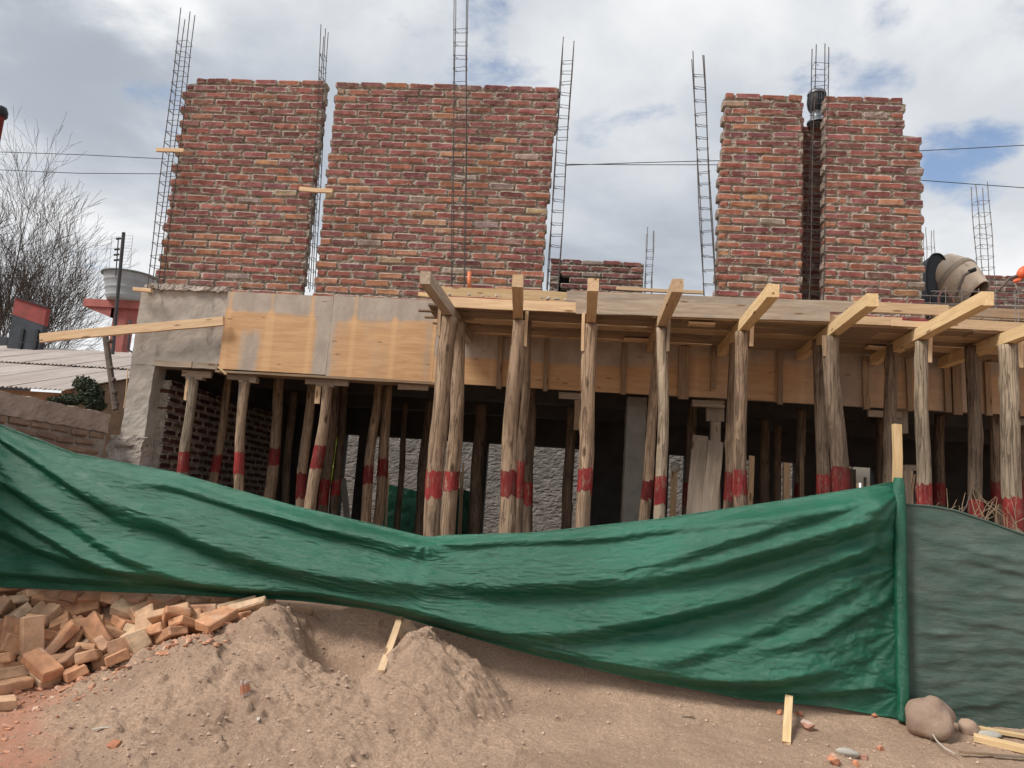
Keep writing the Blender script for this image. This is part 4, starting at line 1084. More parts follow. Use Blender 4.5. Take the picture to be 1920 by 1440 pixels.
# ------------------------------------------------------------------ tarpaulins
def curve(pts):
    p = np.array(pts, float)
    def f(x):
        return np.interp(x, p[:, 0], p[:, 1])
    return f
def smooth1(y, k):
    if k < 2: return y
    ker = np.hanning(k + 2)[1:-1]; ker /= ker.sum()
    return np.convolve(np.pad(y, (k // 2, k - 1 - k // 2), 'edge'), ker, 'valid')
def atv(px, py, Y):
    R = np.array(ROT); v = np.stack([px - 960, 720 - py, np.full_like(px, -F)], -1) @ R.T
    return np.array(CAM) + v * (Y / v[..., 1])[..., None]
TY = 6.20
def tarp_front():
    nu, nv = 720, 190
    xs = np.linspace(-260, 1684, nu); vs = np.linspace(0, 1, nv)
    top = smooth1(curve([(-260, 745), (-60, 776), (0, 796), (140, 850), (330, 886), (550, 948), (700, 983), (770, 1000), (805, 1008), (830, 1004), (1000, 999), (1235, 973), (1450, 941), (1600, 917), (1684, 902)])(xs), 15)
    bot = smooth1(curve([(-260, 1090), (0, 1101), (300, 1113), (560, 1126), (700, 1142), (850, 1184), (1000, 1226), (1200, 1273), (1400, 1311), (1560, 1326), (1684, 1349)])(xs), 25)
    PX = np.repeat(xs[:, None], nv, 1)
    PY = top[:, None] + (bot - top)[:, None] * vs[None, :]
    P = atv(PX, PY, TY)
    D = np.zeros_like(PX)
    X = P[..., 0]; Z = P[..., 2]
    # sag folds: cloth comes out slowly downwards, then tucks back sharply under each fold line
    folds = [
        ([(-260, 800), (-60, 850), (0, 880), (100, 940), (200, 998), (280, 1044), (380, 1082), (500, 1100)], 36, 60, 16, (-260, 480)),
        ([(-260, 760), (0, 818), (100, 868), (225, 930), (350, 985), (450, 1028), (575, 1062), (700, 1080), (960, 1092), (1160, 1082), (1360, 1042), (1510, 1002), (1684, 955)], 46, 66, 20, (120, 1684)),
        ([(420, 1070), (560, 1098), (700, 1120), (850, 1152), (960, 1174), (1110, 1176), (1260, 1146), (1410, 1108), (1510, 1062), (1684, 1000)], 42, 60, 18, (520, 1684)),
        ([(700, 1128), (850, 1172), (960, 1206), (1160, 1252), (1310, 1270), (1460, 1262), (1684, 1215)], 36, 55, 18, (760, 1600)),
        ([(-260, 955), (0, 985), (120, 1040), (250, 1068), (420, 1092), (560, 1108)], 26, 44, 14, (-260, 560)),
        ([(-260, 860), (0, 932), (90, 990), (200, 1050), (330, 1080)], 24, 36, 12, (-260, 330)),
        ([(330, 905), (500, 958), (640, 992), (760, 1016), (805, 1026)], 22, 26, 9, (280, 812)),
        ([(480, 950), (640, 1000), (740, 1028), (830, 1040)], 16, 22, 9, (460, 850)),
        ([(805, 1020), (900, 1012), (1100, 1006), (1300, 985), (1500, 955), (1684, 925)], 20, 26, 10, (805, 1684)),
        ([(1200, 1060), (1360, 1010), (1500, 965), (1684, 935)], 18, 30, 12, (1180, 1684)),
        ([(1240, 1230), (1380, 1190), (1500, 1140), (1600, 1090), (1684, 1060)], 20, 40, 16, (1200, 1684)),
        ([(1400, 1215), (1520, 1190), (1600, 1150), (1684, 1110)], 16, 30, 12, (1380, 1684)),
        ([(1300, 1300), (1460, 1296), (1600, 1290), (1684, 1275)], 16, 34, 12, (1280, 1684)),
        ([(0, 1070), (200, 1086), (400, 1096), (600, 1104), (760, 1130)], 16, 22, 10, (-100, 760)),
        ([(0, 812), (90, 865), (180, 925), (260, 980)], 18, 30, 11, (-60, 330)),
    ]
    for i, (pts, amp, wo, wi, rng) in enumerate(folds):
        c = smooth1(curve(pts)(xs), 41)[:, None] + 6 * fbm(PX / 160, PX * 0 + i, 70 + i, 2)
        s = PY - c
        wo2 = wo * 1.35; rp = np.clip(1 + s / wo2, 0, 1); prof = np.where(s < 0, rp * (1.35 - .35 * rp), 1 - ss(s, 0, wi * 1.9))
        env = ss(PX, rng[0] - 60, rng[0] + 120) * (1 - ss(PX, rng[1] - 120, rng[1] + 60)) if rng[1] < 1684 else ss(PX, rng[0] - 60, rng[0] + 120)
        if rng[0] <= -200: env = 1 - ss(PX, rng[1] - 120, rng[1] + 60)
        D += amp * prof * env * (0.85 + .3 * fbm(PX / 200, PX * 0, 90 + i, 2))
    # knot where the top is gathered, and gathers at the stake
    kx, ky = 806., 1012.
    dx = PX - kx; dyy = PY - ky; rr = np.sqrt(dx ** 2 + dyy ** 2) + 8; th = np.arctan2(dyy, dx)
    D += 3.5 * np.sin(th * 9 + 1.0) * np.exp(-rr / 60.) * ss(rr, 10, 30)
    dx = 1690. - PX; 
    for yc, kk in ((918, 1.0), (1060, .5), (1180, .35), (1300, .4)):
        th = np.arctan2(PY - yc, dx + 4); rr = np.sqrt(dx ** 2 + (PY - yc) ** 2)
        D += kk * 8 * np.sin(th * 15 + yc) * np.exp(-rr / 130.)
    th = np.arctan2(PY - 770, PX + 60); rr = np.sqrt((PX + 60) ** 2 + (PY - 770) ** 2)
    D += 7 * np.sin(th * 24) * np.exp(-rr / 330.) * ss(rr, 20, 120)
    # crumple: creases drawn out along the pull
    Rv = vs[None, :] * 1.25 + 0 * X; w = fbm(X * 2.5, Rv * 5, 41, 2)
    cr = np.abs(fbm(X * 2.2 + w * .5, Rv * 13 + w * 1.5, 61, 4)); cr2 = np.abs(fbm(X * 8 + w, Rv * 26 + X * 2, 62, 3)); cr3 = np.abs(fbm(X * 9 + Rv * 8, Rv * 14 - X * 6, 63, 3))
    zone = .6 + .9 * ss(X, 1.2, 2.2)
    D = D * 1.0 - 3.6 * cr - 2.6 * cr2 - 2.8 * cr3 * zone
    D = D * .0042                                   # picture units to metres
    # hang: loose top, belly
    edge = np.minimum(vs, 1 - vs)[None, :]
    D *= .35 + .65 * ss(edge, 0, .10)
    D *= .12 + .88 * ss(1690. - PX, 0, 75)
    D += .05 * np.sin(np.pi * vs)[None, :] * ss(1690. - PX, 0, 200)
    P[..., 1] -= D
    # pressed out over sand and bricks at its foot
    N = nu * nv
    V = P.reshape(-1, 3)
    # thickness: rolled hem tube below plus the sheet itself
    root = empty('green_tarp', (float(P[0, -1, 0]), TY, .5), 'long wrinkled dark green tarp sagging in the middle, shiny, forms the front screen', 'tarp')
    # back skin, 3 mm behind
    Vb = V.copy(); Vb[:, 1] += .004
    Fs = grid(nu, nv)
    fb = [f[::-1] for f in grid(nu, nv, N)]
    rim = []
    for i in range(nu - 1):
        for j in (0, nv - 1):
            a, b = i * nv + j, (i + 1) * nv + j; qd = [a, a + N, b + N, b]; rim.append(qd)
    sh = put('sheet', np.vstack([V, Vb]), [f[::-1] for f in Fs] + [f[::-1] for f in fb] + rim, M['tarp'], root, smooth=True)
    sh.data.update()
    mb = MB(); mb.tube([tuple(P[i, 0] + np.array([0, .004, -.004])) for i in range(0, nu, 6)], .008, 6); mb.build('top_hem', M['tarp'], root, smooth=True)
    mb = MB(); mb.tube([tuple(P[i, -1] + np.array([0, .004, .006])) for i in range(0, nu, 6)], .010, 6); mb.build('bottom_hem', M['tarp'], root, smooth=True)
tarp_front()
def tarp_net():
    nu, nv = 170, 190
    xs = np.linspace(1690, 2120, nu); vs = np.linspace(0, 1, nv)
    top = smooth1(curve([(1698, 946), (1745, 949), (1790, 957), (1850, 977), (1920, 1003), (2120, 1018)])(xs), 9)
    bot = curve([(1698, 1351), (1760, 1368), (1850, 1384), (1920, 1390), (2120, 1405)])(xs)
    PX = np.repeat(xs[:, None], nv, 1); PY = top[:, None] + (bot - top)[:, None] * vs[None, :]
    P = atv(PX, PY, TY + .03); X = P[..., 0]; Z = P[..., 2]
    D = np.zeros_like(PX)
    for i in range(13):
        c = 965 + i * 31 + (PX - 1698) * (.30 - .035 * i) + 12 * fbm(PX / 70, PX * 0 + i, 200 + i, 2)
        s = PY - c; D += (3.5 + 4 * ((i * 37) % 5) / 5) * np.where(s < 0, np.exp(-(s / 19) ** 2), np.exp(-(s / 8) ** 2)) * (.6 + fbm(PX / 80, PY / 50, 300 + i, 2))
    D += -2.2 * np.abs(fbm(X * 3, Z * 16, 7, 4)) - 1.2 * np.abs(fbm(X * 8 + Z * 4, Z * 22, 8, 3))
    edge = np.minimum(vs, 1 - vs)[None, :]
    D = D * .0038 * (.3 + .7 * ss(edge, 0, .06)); D += .04 * np.sin(np.pi * vs)[None, :]; D *= ss(PX, 1690, 1730)
    P[..., 1] -= D; V = P.reshape(-1, 3); Vb = V.copy(); Vb[:, 1] += .003
    root = empty('shade_net', (float(V[:, 0].min()), TY, .15), 'grey green woven shade mesh stretched right of the wooden stake', 'shade net')
    put('sheet', np.vstack([V, Vb]), [f[::-1] for f in grid(nu, nv)] + grid(nu, nv, nu * nv), M['net'], root, smooth=True)
    mb = MB(); mb.tube([tuple(P[i, 0]) for i in range(0, nu, 5)], .009, 6); mb.build('top_hem', M['net'], root, smooth=True)
tarp_net()
# stake with rolled tarp end
st = empty('tarp_stake', (2.56, 6.2, 0), 'bright new timber stake holding the tarp end, bare top above the rolled green plastic', 'stake')
a = at(1681, 796, 6.22); b = at(1692, 1352, 6.22)
plank('stake', a, b + Vector((0, 0, -.1)), .062, .045, M['yellow'], st, up=(1, 0, 0))
def wrap():
    nu, nv = 120, 18; V = []
    for i in range(nu):
        t = i / (nu - 1); p = at(1685 + 10 * t, 896 + 456 * t, 6.165)
        for k in range(nv):
            an = 2 * math.pi * k / nv
            r = .046 + .010 * mnoise.noise(Vector((math.cos(an) * 2, math.sin(an) * 2, p.z * 2.3))) + .006 * mnoise.noise(Vector((math.cos(an) * 4, math.sin(an) * 4, p.z * 14)))
            if t < .03: r *= .72 + .28 * t / .03
            V.append((p.x + r * math.cos(an) * 1.0, p.y + r * math.sin(an) * .8, p.z))
    Fs = [(i * nv + k, i * nv + (k + 1) % nv, (i + 1) * nv + (k + 1) % nv, (i + 1) * nv + k) for i in range(nu - 1) for k in range(nv)]
    Fs = [f[::-1] for f in Fs] + [tuple(range(nv)), tuple((nu - 1) * nv + k for k in reversed(range(nv)))]
    put('rolled_tarp_edge', V, Fs, M['tarp'], st, smooth=True)
wrap()
# tarps in the yard
def small_tarp(label, pts_top, pts_bot, Y, seed, fr):
    nu, nv = 60, 40; (x0, y0), (x1, y1) = pts_top; (u0, w0), (u1, w1) = pts_bot
    s = np.linspace(0, 1, nu)[:, None]; v = np.linspace(0, 1, nv)[None, :]
    PX = (x0 + (x1 - x0) * s) * (1 - v) + (u0 + (u1 - u0) * s) * v; PY = (y0 + (y1 - y0) * s) * (1 - v) + (w0 + (w1 - w0) * s) * v
    P = atv(PX, PY, Y); P[..., 1] -= .05 * np.abs(fbm(P[..., 0] * fr, P[..., 2] * 3, seed, 3)); V = P.reshape(-1, 3)
    Vb = V.copy(); Vb[:, 1] += .004
    tag(put('yard_tarp', np.vstack([V, Vb]), [f[::-1] for f in grid(nu, nv)] + grid(nu, nv, nu * nv), M['tarp'], smooth=True), label, 'tarp')
small_tarp('piece of green tarp behind the stucco opening left of the twin posts', ((717, 905), (800, 925)), ((705, 1060), (800, 1060)), 14.2, 3, 3)
small_tarp('green tarp bunched on short stakes right of the twin posts', ((852, 912), (883, 922)), ((846, 1060), (878, 1060)), 13.9, 5, 9)
for px, y0, y1, lab in ((867, 867, 960, 'thin stick above the bunched yard tarp'), (863, 885, 960, 'short pale stick beside the bunched yard tarp'), (726, 885, 960, 'thin stick at the left end of the yard tarp')):
    o = plank('thin_stick', at(px + 2, y0, 13.85), at(px - 4, y1 + 60, 13.85), .03, .03, M['pine'], up=(1, 0, 0)); tag(o, lab, 'stick')

# ------------------------------------------------------------------ boards inside
def tplank(label, cat, a, b, w, t, m, Y, Y2=None, up=(1, 0, 0), name='leaning_board'):
    o = plank(name, at(*a, Y), at(*b, Y2 or Y), w, t, m, up=up); tag(o, label, cat); return o
tplank('wide weathered board leaning, left of the pair', 'board', (1313, 818), (1297, 1010), .15, .03, M['grey_wood'], 7.9, 7.55)
tplank('wide weathered board leaning, right of the pair', 'board', (1342, 829), (1326, 1010), .15, .03, M['grey_wood'], 7.87, 7.52)
tplank('short pale board with round knob beside the smooth post', 'board', (1264, 884), (1260, 990), .065, .03, M['pine'], 8.6)
tplank('slim pale board right of the fifth canopy post', 'board', (1409, 855), (1405, 1000), .06, .03, M['pine'], 8.8)
tplank('stacked pale timber stub in the dark bay', 'board', (1475, 868), (1473, 1000), .075, .05, M['pine'], 9.0)
tplank('brown timber stub beside the dim post in the bay', 'board', (1503, 862), (1503, 1000), .05, .04, M['brown_wood'], 9.2)
tplank('pale grey board slanting in the opening left of the dark post', 'board', (643, 897), (655, 1010), .10, .03, M['cream'], 12.2)
tplank('timber prop with square head below the beam', 'prop', (1341, 772), (1340, 990), .10, .09, M['grey_wood'], 8.5)
o = plank('prop_head', at(1341, 750, 8.47), at(1341, 790, 8.47), .19, .06, M['grey_wood'], up=(1, 0, 0)); tag(o, 'square packing block on top of the timber prop', 'block')
tplank('packing block under the beam behind the dark post', 'block', (1690, 765), (1690, 812), .12, .05, M['grey_wood'], 8.4, name='packing_block')
tplank('packing strip under the beam left of the third canopy post', 'block', (1083, 742), (1081, 806), .06, .04, M['brown_wood'], 8.35, name='packing_block')
mb = MB(); mb.lathe([(.001, -.06), (.035, -.05), (.055, 0), (.045, .045), (.001, .06)], 14, Matrix.Translation(at(1266, 876, 8.58))); tag(mb.build('cement_lump', M['palerock'], smooth=True), 'round pale cement lump stuck on the short board', 'lump')
# wooden frame by the stake
fr = empty('wooden_frame', at(1706, 1000, 8.2), 'weathered rectangular wooden frame standing right of the stake', 'frame')
plank('stile', at(1699, 872, 8.2), at(1703, 1000, 8.2), .075, .04, M['grey_wood'], fr, up=(1, 0, 0))
plank('rail', at(1694, 877, 8.19), at(1726, 877, 8.19), .06, .04, M['grey_wood'], fr)
plank('brace', at(1714, 890, 8.22), at(1708, 935, 8.22), .02, .02, M['pine'], fr, up=(1, 0, 0))
# junk in the rear right opening
for lab, p, q, w, m in (('pale panel leaning in the rear right opening', (1616, 864), (1612, 905), .34, 'cream'), ('thin slanting batten in the rear right opening', (1602, 866), (1590, 890), .04, 'cream'),
                        ('upright grey board left in the rear right opening', (1598, 880), (1598, 960), .12, 'grey_wood'), ('small post in the rear right opening', (1621, 895), (1621, 960), .05, 'cream')):
    tplank(lab, 'board', p, q, w, .03, M[m], 13.6 if 'panel' not in lab else 13.9)

# ------------------------------------------------------------------ left neighbour
# boundary wall running towards the street
c = at(206, 776, 8.2); XW = c.x; ZW = c.z
bw = empty('boundary_wall', (XW, 7, 0), 'low neighbour boundary wall with plastered top and worn brick face, left edge', 'wall')
lumpy_box('wall_core', (XW - .22, 4.2, 0), (XW - .02, 8.22, ZW - .02), M['plaster'], bw, .006, .08, 31)
lumpy_box('plaster_band', (XW - .24, 4.2, ZW - .21), (XW + .002, 8.215, ZW), mat('worn_cement_band', (.44, .35, .295), (.34, .265, .22), 5, bump=.8, bscale=30, bdist=.01), bw, .012, .03, 32)
rnd = random.Random(77)
obm = []
for i in range(10):
    V, Fs = cbox(.27, .1, .064, .014, .007, rnd); obm.append(mesh('brick', V, Fs, M['oldbrick']))
for r in range(11):
    z = ZW - .21 - .045 - r * .088
    y = 5.6 + (r % 2) * .15
    while y < 8.1:
        o = link('brick', rnd.choice(obm), bw, (XW - .045 + rnd.uniform(-.008, .004), y, z + rnd.uniform(-.008, .008)), (rnd.uniform(-.05, .05), rnd.uniform(-.05, .05), math.pi / 2 + rnd.uniform(-.03, .03)))
        y += .30 + rnd.uniform(-.01, .02)
# plank bridging out from the beam, and the prop under it
o = plank('long_plank', at(76, 634, 8.02), at(420, 602, 8.12), .10, .045, M['pine'], warp=.006); tag(o, 'long slightly bowed plank reaching left from the plywood beam form', 'plank')
pr = empty('slanted_pole', at(216, 764, 8.6), 'dark slanted pole with clamps below the long plank', 'pole')
mb = MB(); mb.tube([at(197, 626, 8.55), at(206, 690, 8.5), at(217, 768, 8.45)], .036, 8); mb.build('pole', M['bark'], pr)
for px, py in ((203, 640), (205, 690), (209, 712), (212, 735), (214, 757)):
    p = at(px + 4, py, 8.45); V, Fs = cbox(.05, .06, .045, .01, .006, rnd); link('clamp', mesh('clamp', V, Fs, M['bark']), pr, p, (0, rnd.uniform(-.4, .4), 0))
mb = MB(); mb.tube([at(240, 690, 8.4), at(236, 740, 8.4), at(232, 765, 8.4)], .006, 5); tag(mb.build('thin_cane', M['pine']), 'thin pale cane standing by the slanted pole', 'cane')

# house with corrugated roof
H = empty('neighbour_house', at(60, 760, 12), 'neighbour house with faded pinkish corrugated roof and ochre wall', 'house')
def roof_strip(name, A, B, C_, D_, ncor, m):
    """A-B far edge, D-C near edge (world points); corrugations run from far to near"""
    A, B, C_, D_ = map(Vector, (A, B, C_, D_)); nu = ncor * 6 + 1; nv = 10; V = []
    for i in range(nu):
        s = i / (nu - 1)
        for j in range(nv):
            t = j / (nv - 1); p = A.lerp(B, s).lerp(D_.lerp(C_, s), t)
            p = p + Vector((0, 0, .010 * math.cos(s * ncor * 2 * math.pi) + .010 * mnoise.noise(Vector((s * 9, t * 2, 0)))))
            V.append(p)
    N = len(V); V += [v + Vector((0, 0, -.006)) for v in V]
    return put(name, V, [f[::-1] for f in grid(nu, nv)] + grid(nu, nv, N), m, H, smooth=False)
XR = at(122, 738, 10.4).x; q0 = at(0, 724, 10.4); q1 = at(0, 651, 15.5); SL = (q1.z - q0.z) / 5.1
def rz(y): return q0.z + (y - 10.4) * SL
def course(y0, y1, dz):
    for i in range(9):
        x1 = XR - i * .88; x0 = x1 - .90
        roof_strip('roof_sheet', (x0, y1, rz(y1) + dz), (x1, y1, rz(y1) + dz), (x1, y0, rz(y0) + dz), (x0, y0, rz(y0) + dz), 12, M['roof'])
course(12.9, 15.5, .035)
course(10.4, 13.1, 0)
mb = MB(); ex = XR - .12
V = [(ex, 15.4, rz(15.4) - .05), (ex, 10.7, rz(10.7) - .05), (ex, 10.7, 0), (ex, 15.4, 0)]
mb.add(V, [(0, 1, 2, 3)]); mb.add([(x - .15, y, z) for x, y, z in V], [(3, 2, 1, 0)])
mb.add([(ex - .15, 10.7, rz(10.7) - .05), (ex, 10.7, rz(10.7) - .05), (ex, 10.7, 0), (ex - .15, 10.7, 0)], [(3, 2, 1, 0)])
mb.build('side_wall', M['ochre'], H)
mb = MB(); mb.box((XR - 8, 10.75, 0), (ex - .16, 10.9, rz(10.8) - .12)); mb.build('front_wall', M['ochre'], H)
# ivy-like bush between the roof and the wall
def leaf_cloud(name, pts, m, parent, n, s, seed):
    r = random.Random(seed); mb = MB()
    for i in range(n):
        c, rad = r.choice(pts); d = Vector((r.gauss(0, 1), r.gauss(0, 1), r.gauss(0, 1))).normalized() * (r.random() ** .4)
        p = Vector((c[0] + d.x * rad[0], c[1] + d.y * rad[1], c[2] + d.z * rad[2]))
        u = Vector((r.gauss(0, 1), r.gauss(0, 1), r.gauss(0, 1))).normalized(); w = u.orthogonal().normalized(); k = s * r.uniform(.6, 1.4)
        mb.add([p - u * k, p + w * k * .45, p + u * k, p - w * k * .45], [(0, 1, 2, 3)])
    return mb.build(name, m, parent)
bush = empty('shrub', at(165, 770, 9.9), 'dark green shrub growing between the tin roof and the boundary wall', 'shrub')
leaf_cloud('foliage', [(at(160, 722, 9.9), (.16, .2, .12)), (at(172, 740, 9.9), (.15, .2, .14)), (at(150, 748, 9.9), (.28, .2, .07)), (at(120, 752, 9.9), (.22, .2, .05)), (at(178, 758, 9.9), (.12, .2, .1))], M['leaf'], bush, 3600, .022, 4)
for k in range(4):
    mb = MB(); mb.tube([at(165 + k * 5, 790, 9.9), at(160 + k * 6, 755, 9.9), at(155 + k * 8, 722, 9.9)], .008, 5); mb.build('stem', M['bark'], bush)
# chimney housing
ch = empty('sheet_metal_chimney', at(50, 655, 15.0), 'tall dark slate chimney box with red top, on the neighbour roof', 'chimney')
p = at(12, 655, 15); q = at(74, 655, 15); zt = at(30, 557, 15).z; zr = at(30, 590, 15).z
def slant_box(name, x0, x1, y0, y1, z0, z1, d0, dz, m):
    V = [(x0, y0, z0), (x1, y0, z0 - d0), (x1, y1, z0 - d0), (x0, y1, z0), (x0, y0, z1), (x1, y0, z1 - dz), (x1, y1, z1 - dz), (x0, y1, z1)]
    return put(name, V, [(0, 3, 2, 1), (4, 5, 6, 7), (0, 1, 5, 4), (1, 2, 6, 5), (2, 3, 7, 6), (3, 0, 4, 7)], m, ch)
slant_box('body', p.x, q.x, 15, 15.12, p.z - .7, zr, 0, .20, M['slate'])
slant_box('red_top', p.x - .006, q.x + .006, 14.994, 15.126, zr + .001, zt, .20, .20, M['redsheet'])
slant_box('cap', p.x - .06, q.x + .02, 14.95, 15.16, zt + .004, zt + .022, .2, .2, M['slate'])
for f in (.42, .86):
    x = p.x + (q.x - p.x) * f; mb = MB(); mb.box((x - .03, 14.97, p.z - .1), (x + .03, 14.995, p.z + .45)); mb.build('vent_slot', M['black'], ch)
mb = MB(); a = at(-30, 610, 17); mb.box((a.x - 2, 17, 0), (at(14, 630, 17).x, 18, at(10, 632, 17).z)); hs = tag(mb.build('dark_shed', M['slate']), 'dark roofed shed at the far left edge behind the chimney', 'shed')
# left edge chimney pot
cp = empty('chimney_pot', at(-6, 260, 9.5), 'round topped dark chimney pot cut by the left edge', 'chimney')
mb = MB(); T = Matrix.Translation(at(-8, 250, 9.5)); mb.lathe([(.07, -.6), (.07, .25), (.075, .25)], 16, T); mb.build('pipe', M['redsheet'], cp, smooth=True)
mb = MB(); mb.lathe([(.085, .24), (.105, .26), (.105, .33), (.08, .39), (.001, .42)], 16, T); mb.build('cap', M['black'], cp, smooth=True)

# water tank on its stand
def tank():
    Y = 16.0; c = at(238, 566, Y); s = Y / F * 1.0
    root = empty('water_tank', c, 'grey ribbed plastic water tank on the red concrete stand', 'water tank')
    z0 = c.z; T = Matrix.Translation(Vector((c.x, Y, z0)))
    rt, rb = 50 * s, 37 * s; h = at(238, 519, Y).z - z0
    prof = []
    for i in range(25):
        t = i / 24; r = rb + (rt - rb) * t
        r += .02 * sum(math.exp(-((t - q) / .035) ** 2) for q in (.12, .42, .72))
        prof.append((r, h * t))
    mb = MB(); mb.lathe([(.001, 0)] + prof, 40, T); mb.build('body', M['tank'], root, smooth=True)
    mb = MB(); mb.lathe([(rt, h * .97), (rt + .05, h * .985), (rt + .05, h + .02), (rt - .02, h + .03), (rt - .02, h - .05)], 40, T); mb.build('rim', mat('tank_rim', (.16, .18, .18), (.12, .13, .13), 3), root, smooth=True)
    mb = MB(); mb.lathe([(rt - .02, h + .02), (rt * .6, h + .05), (.001, h + .06)], 40, T); mb.build('lid', M['tank'], root, smooth=True)
    st_ = empty('tank_stand', at(220, 655, Y), 'red painted concrete stand carrying the water tank', 'tank stand')
    a = at(163, 572, Y); b = at(290, 572, Y); zt_ = z0 - .003
    mb = MB(); mb.box((a.x, Y - .14, zt_ - .17), (b.x, Y + .5, zt_)); mb.build('platform', M['pinkconc'], st_)
    l = at(211, 600, Y); r_ = at(237, 600, Y)
    mb = MB(); mb.box((l.x, Y, 0), (r_.x, Y + .3, zt_ - .17)); mb.build('column', M['pinkconc'], st_)
    mb = MB(); mb.box((r_.x + .005, Y, at(240, 606, Y).z), (at(258, 600, Y).x, Y + .3, zt_ - .172)); mb.build('rear_bracket', M['pinkconc'], st_)
    tz = zt_ - .17; mb = MB()
    V = [(a.x + .03, Y - .1, tz), (l.x - .003, Y - .1, tz), (l.x - .003, Y - .1, tz - .22), (a.x + .03, Y + .3, tz), (l.x - .003, Y + .3, tz), (l.x - .003, Y + .3, tz - .22)]
    mb.add(V, [(0, 2, 1), (3, 4, 5), (0, 3, 5, 2), (0, 1, 4, 3)]); mb.build('bracket', M['pinkconc'], st_)
tank()
mb = MB(); mb.tube([at(232, 436, 14.5), at(222, 540, 14.5), at(211, 664, 14.5)], .035, 8); tag(mb.build('metal_pole', M['wire']), 'dark metal pole rising in front of the water tank', 'pole')
an = empty('roof_antenna', at(221, 515, 15), 'thin grid television antenna above the water tank', 'antenna')
mb = MB(); mb.tube([at(222, 447, 15), at(217, 518, 15)], .012, 6); mb.build('mast', M['wire'], an)
for (x, y) in ((219, 468), (218, 478), (218, 488), (222, 448)):
    mb = MB(); mb.tube([at(x - 4, y, 15), at(x + 5, y - 1, 15)], .022, 6); mb.build('element', M['wire'], an)
for x0, x1 in ((210, 204), (249, 243)):
    mb = MB(); mb.tube([at(x0, 442, 15), at(x1, 512, 15)], .004, 5); mb.build('grid_rod', M['galv'], an)
for k in range(11):
    y = 442 + k * 6
    mb = MB(); mb.tube([at(232 - k * .3, y, 15), at(249 - k * .6, y, 15)], .003, 4); mb.build('grid_rod', M['galv'], an)
mb = MB(); mb.tube([at(209, 445, 15), at(228, 443, 15)], .004, 5); mb.build('grid_rod', M['galv'], an)
mb = MB(); mb.tube([at(244, 600, 14), at(240, 655, 14), at(250, 662, 14)], .02, 6); tag(mb.build('down_pipe', M['wire'], smooth=True), 'dark bent pipe right of the red stand', 'pipe')

# bare tree
def tree():
    rnd = random.Random(5); Y = 24.0
    base = at(10, 900, Y); base.z = 0
    root = empty('bare_tree', base, 'large leafless tree with fine twigs behind the tin roof on the left', 'tree')
    tr = MB(); br = MB(); tw = MB()
    cnt = [0]
    def grow(p, d, L, r, lvl):
        n = 5 if lvl < 3 else 3; pts = [p]; rs = [r]
        dd = d.copy()
        for i in range(n):
            dd = (dd + Vector((rnd.gauss(0, .09), rnd.gauss(0, .09), rnd.gauss(.03, .05)))).normalized()
            p = p + dd * L / n; pts.append(p); rs.append(max(.0052, r * (1 - .55 * (i + 1) / n)))
        tgt = tr if lvl == 0 else (br if lvl < 3 else tw)
        tgt.tube(pts, rs, 7 if lvl < 2 else (5 if lvl < 4 else 3), cap=False); cnt[0] += 1
        if lvl >= 6 or L < .25: return
        kids = {0: 6, 1: 5, 2: 5, 3: 4, 4: 3, 5: 3}[lvl]
        for k in range(kids):
            t = rnd.uniform(.3, 1.0) if k else 1.0; i = min(n, max(1, int(t * n + .5))); q = pts[i]
            base_d = (pts[i] - pts[i - 1]).normalized()
            s = Vector((rnd.gauss(0, 1), rnd.gauss(0, 1), rnd.gauss(0, 1))); s = (s - s.dot(base_d) * base_d).normalized()
            a = rnd.uniform(.3, .75) if k else rnd.uniform(.05, .3)
            nd = (base_d * math.cos(a) + s * math.sin(a)); nd.z += .10; nd.normalize()
            grow(q, nd, L * rnd.uniform(.58, .82), rs[i] * rnd.uniform(.5, .72) if k else rs[i] * .9, lvl + 1)
    grow(base + Vector((0, 0, 0)), Vector((.12, 0, 1)).normalized(), 4.0, .24, 0)
    tr.build('trunk', M['bark'], root, smooth=True)
    b = br.build('limbs', M['bark'], root, smooth=True)
    t = tw.build('twigs', mat('twig_bark', (.075, .058, .048), (.05, .04, .034), 8, bump=0), root); t['kind'] = 'stuff'
    print('tree branches', cnt[0])
tree()
# bright shrub glimpsed through the rear opening, low far trees
ls = empty('lime_shrub', at(622, 900, 15), 'bright lime green plant glimpsed through the narrow rear gap', 'plant')
leaf_cloud('foliage', [(at(621, 840, 15), (.14, .2, .35)), (at(619, 880, 15), (.12, .2, .3))], M['lime'], ls, 900, .05, 8)
mb = MB(); mb.tube([at(619, 960, 15), at(621, 850, 15)], .015, 5); mb.build('stem', M['bark'], ls)

# overhead wires
for lab, pts, Y in (('upper overhead cable crossing left of the left wall', [(-60, 283), (150, 290), (310, 298)], 16), ('lower overhead cable crossing left of the left wall', [(-60, 316), (150, 325), (320, 326)], 16),
                    ('upper cable between the leaning column and the narrow wall', [(1060, 310), (1200, 305), (1360, 301)], 15), ('lower cable between the leaning column and the narrow wall', [(1060, 308), (1200, 309), (1360, 309)], 15),
                    ('upper cable right of the stepped wall', [(1700, 284), (1820, 278), (1960, 270)], 15), ('lower cable right of the stepped wall', [(1700, 336), (1820, 345), (1960, 355)], 15),
                    ('thin cable from the plank end to the left edge', [(-40, 652), (20, 645), (80, 637)], 8.0)):
    mb = MB(); mb.tube([at(x, y, Y) for x, y in pts], .0085 if Y > 9 else .004, 5); tag(mb.build('cable', M['wire']), lab, 'cable')

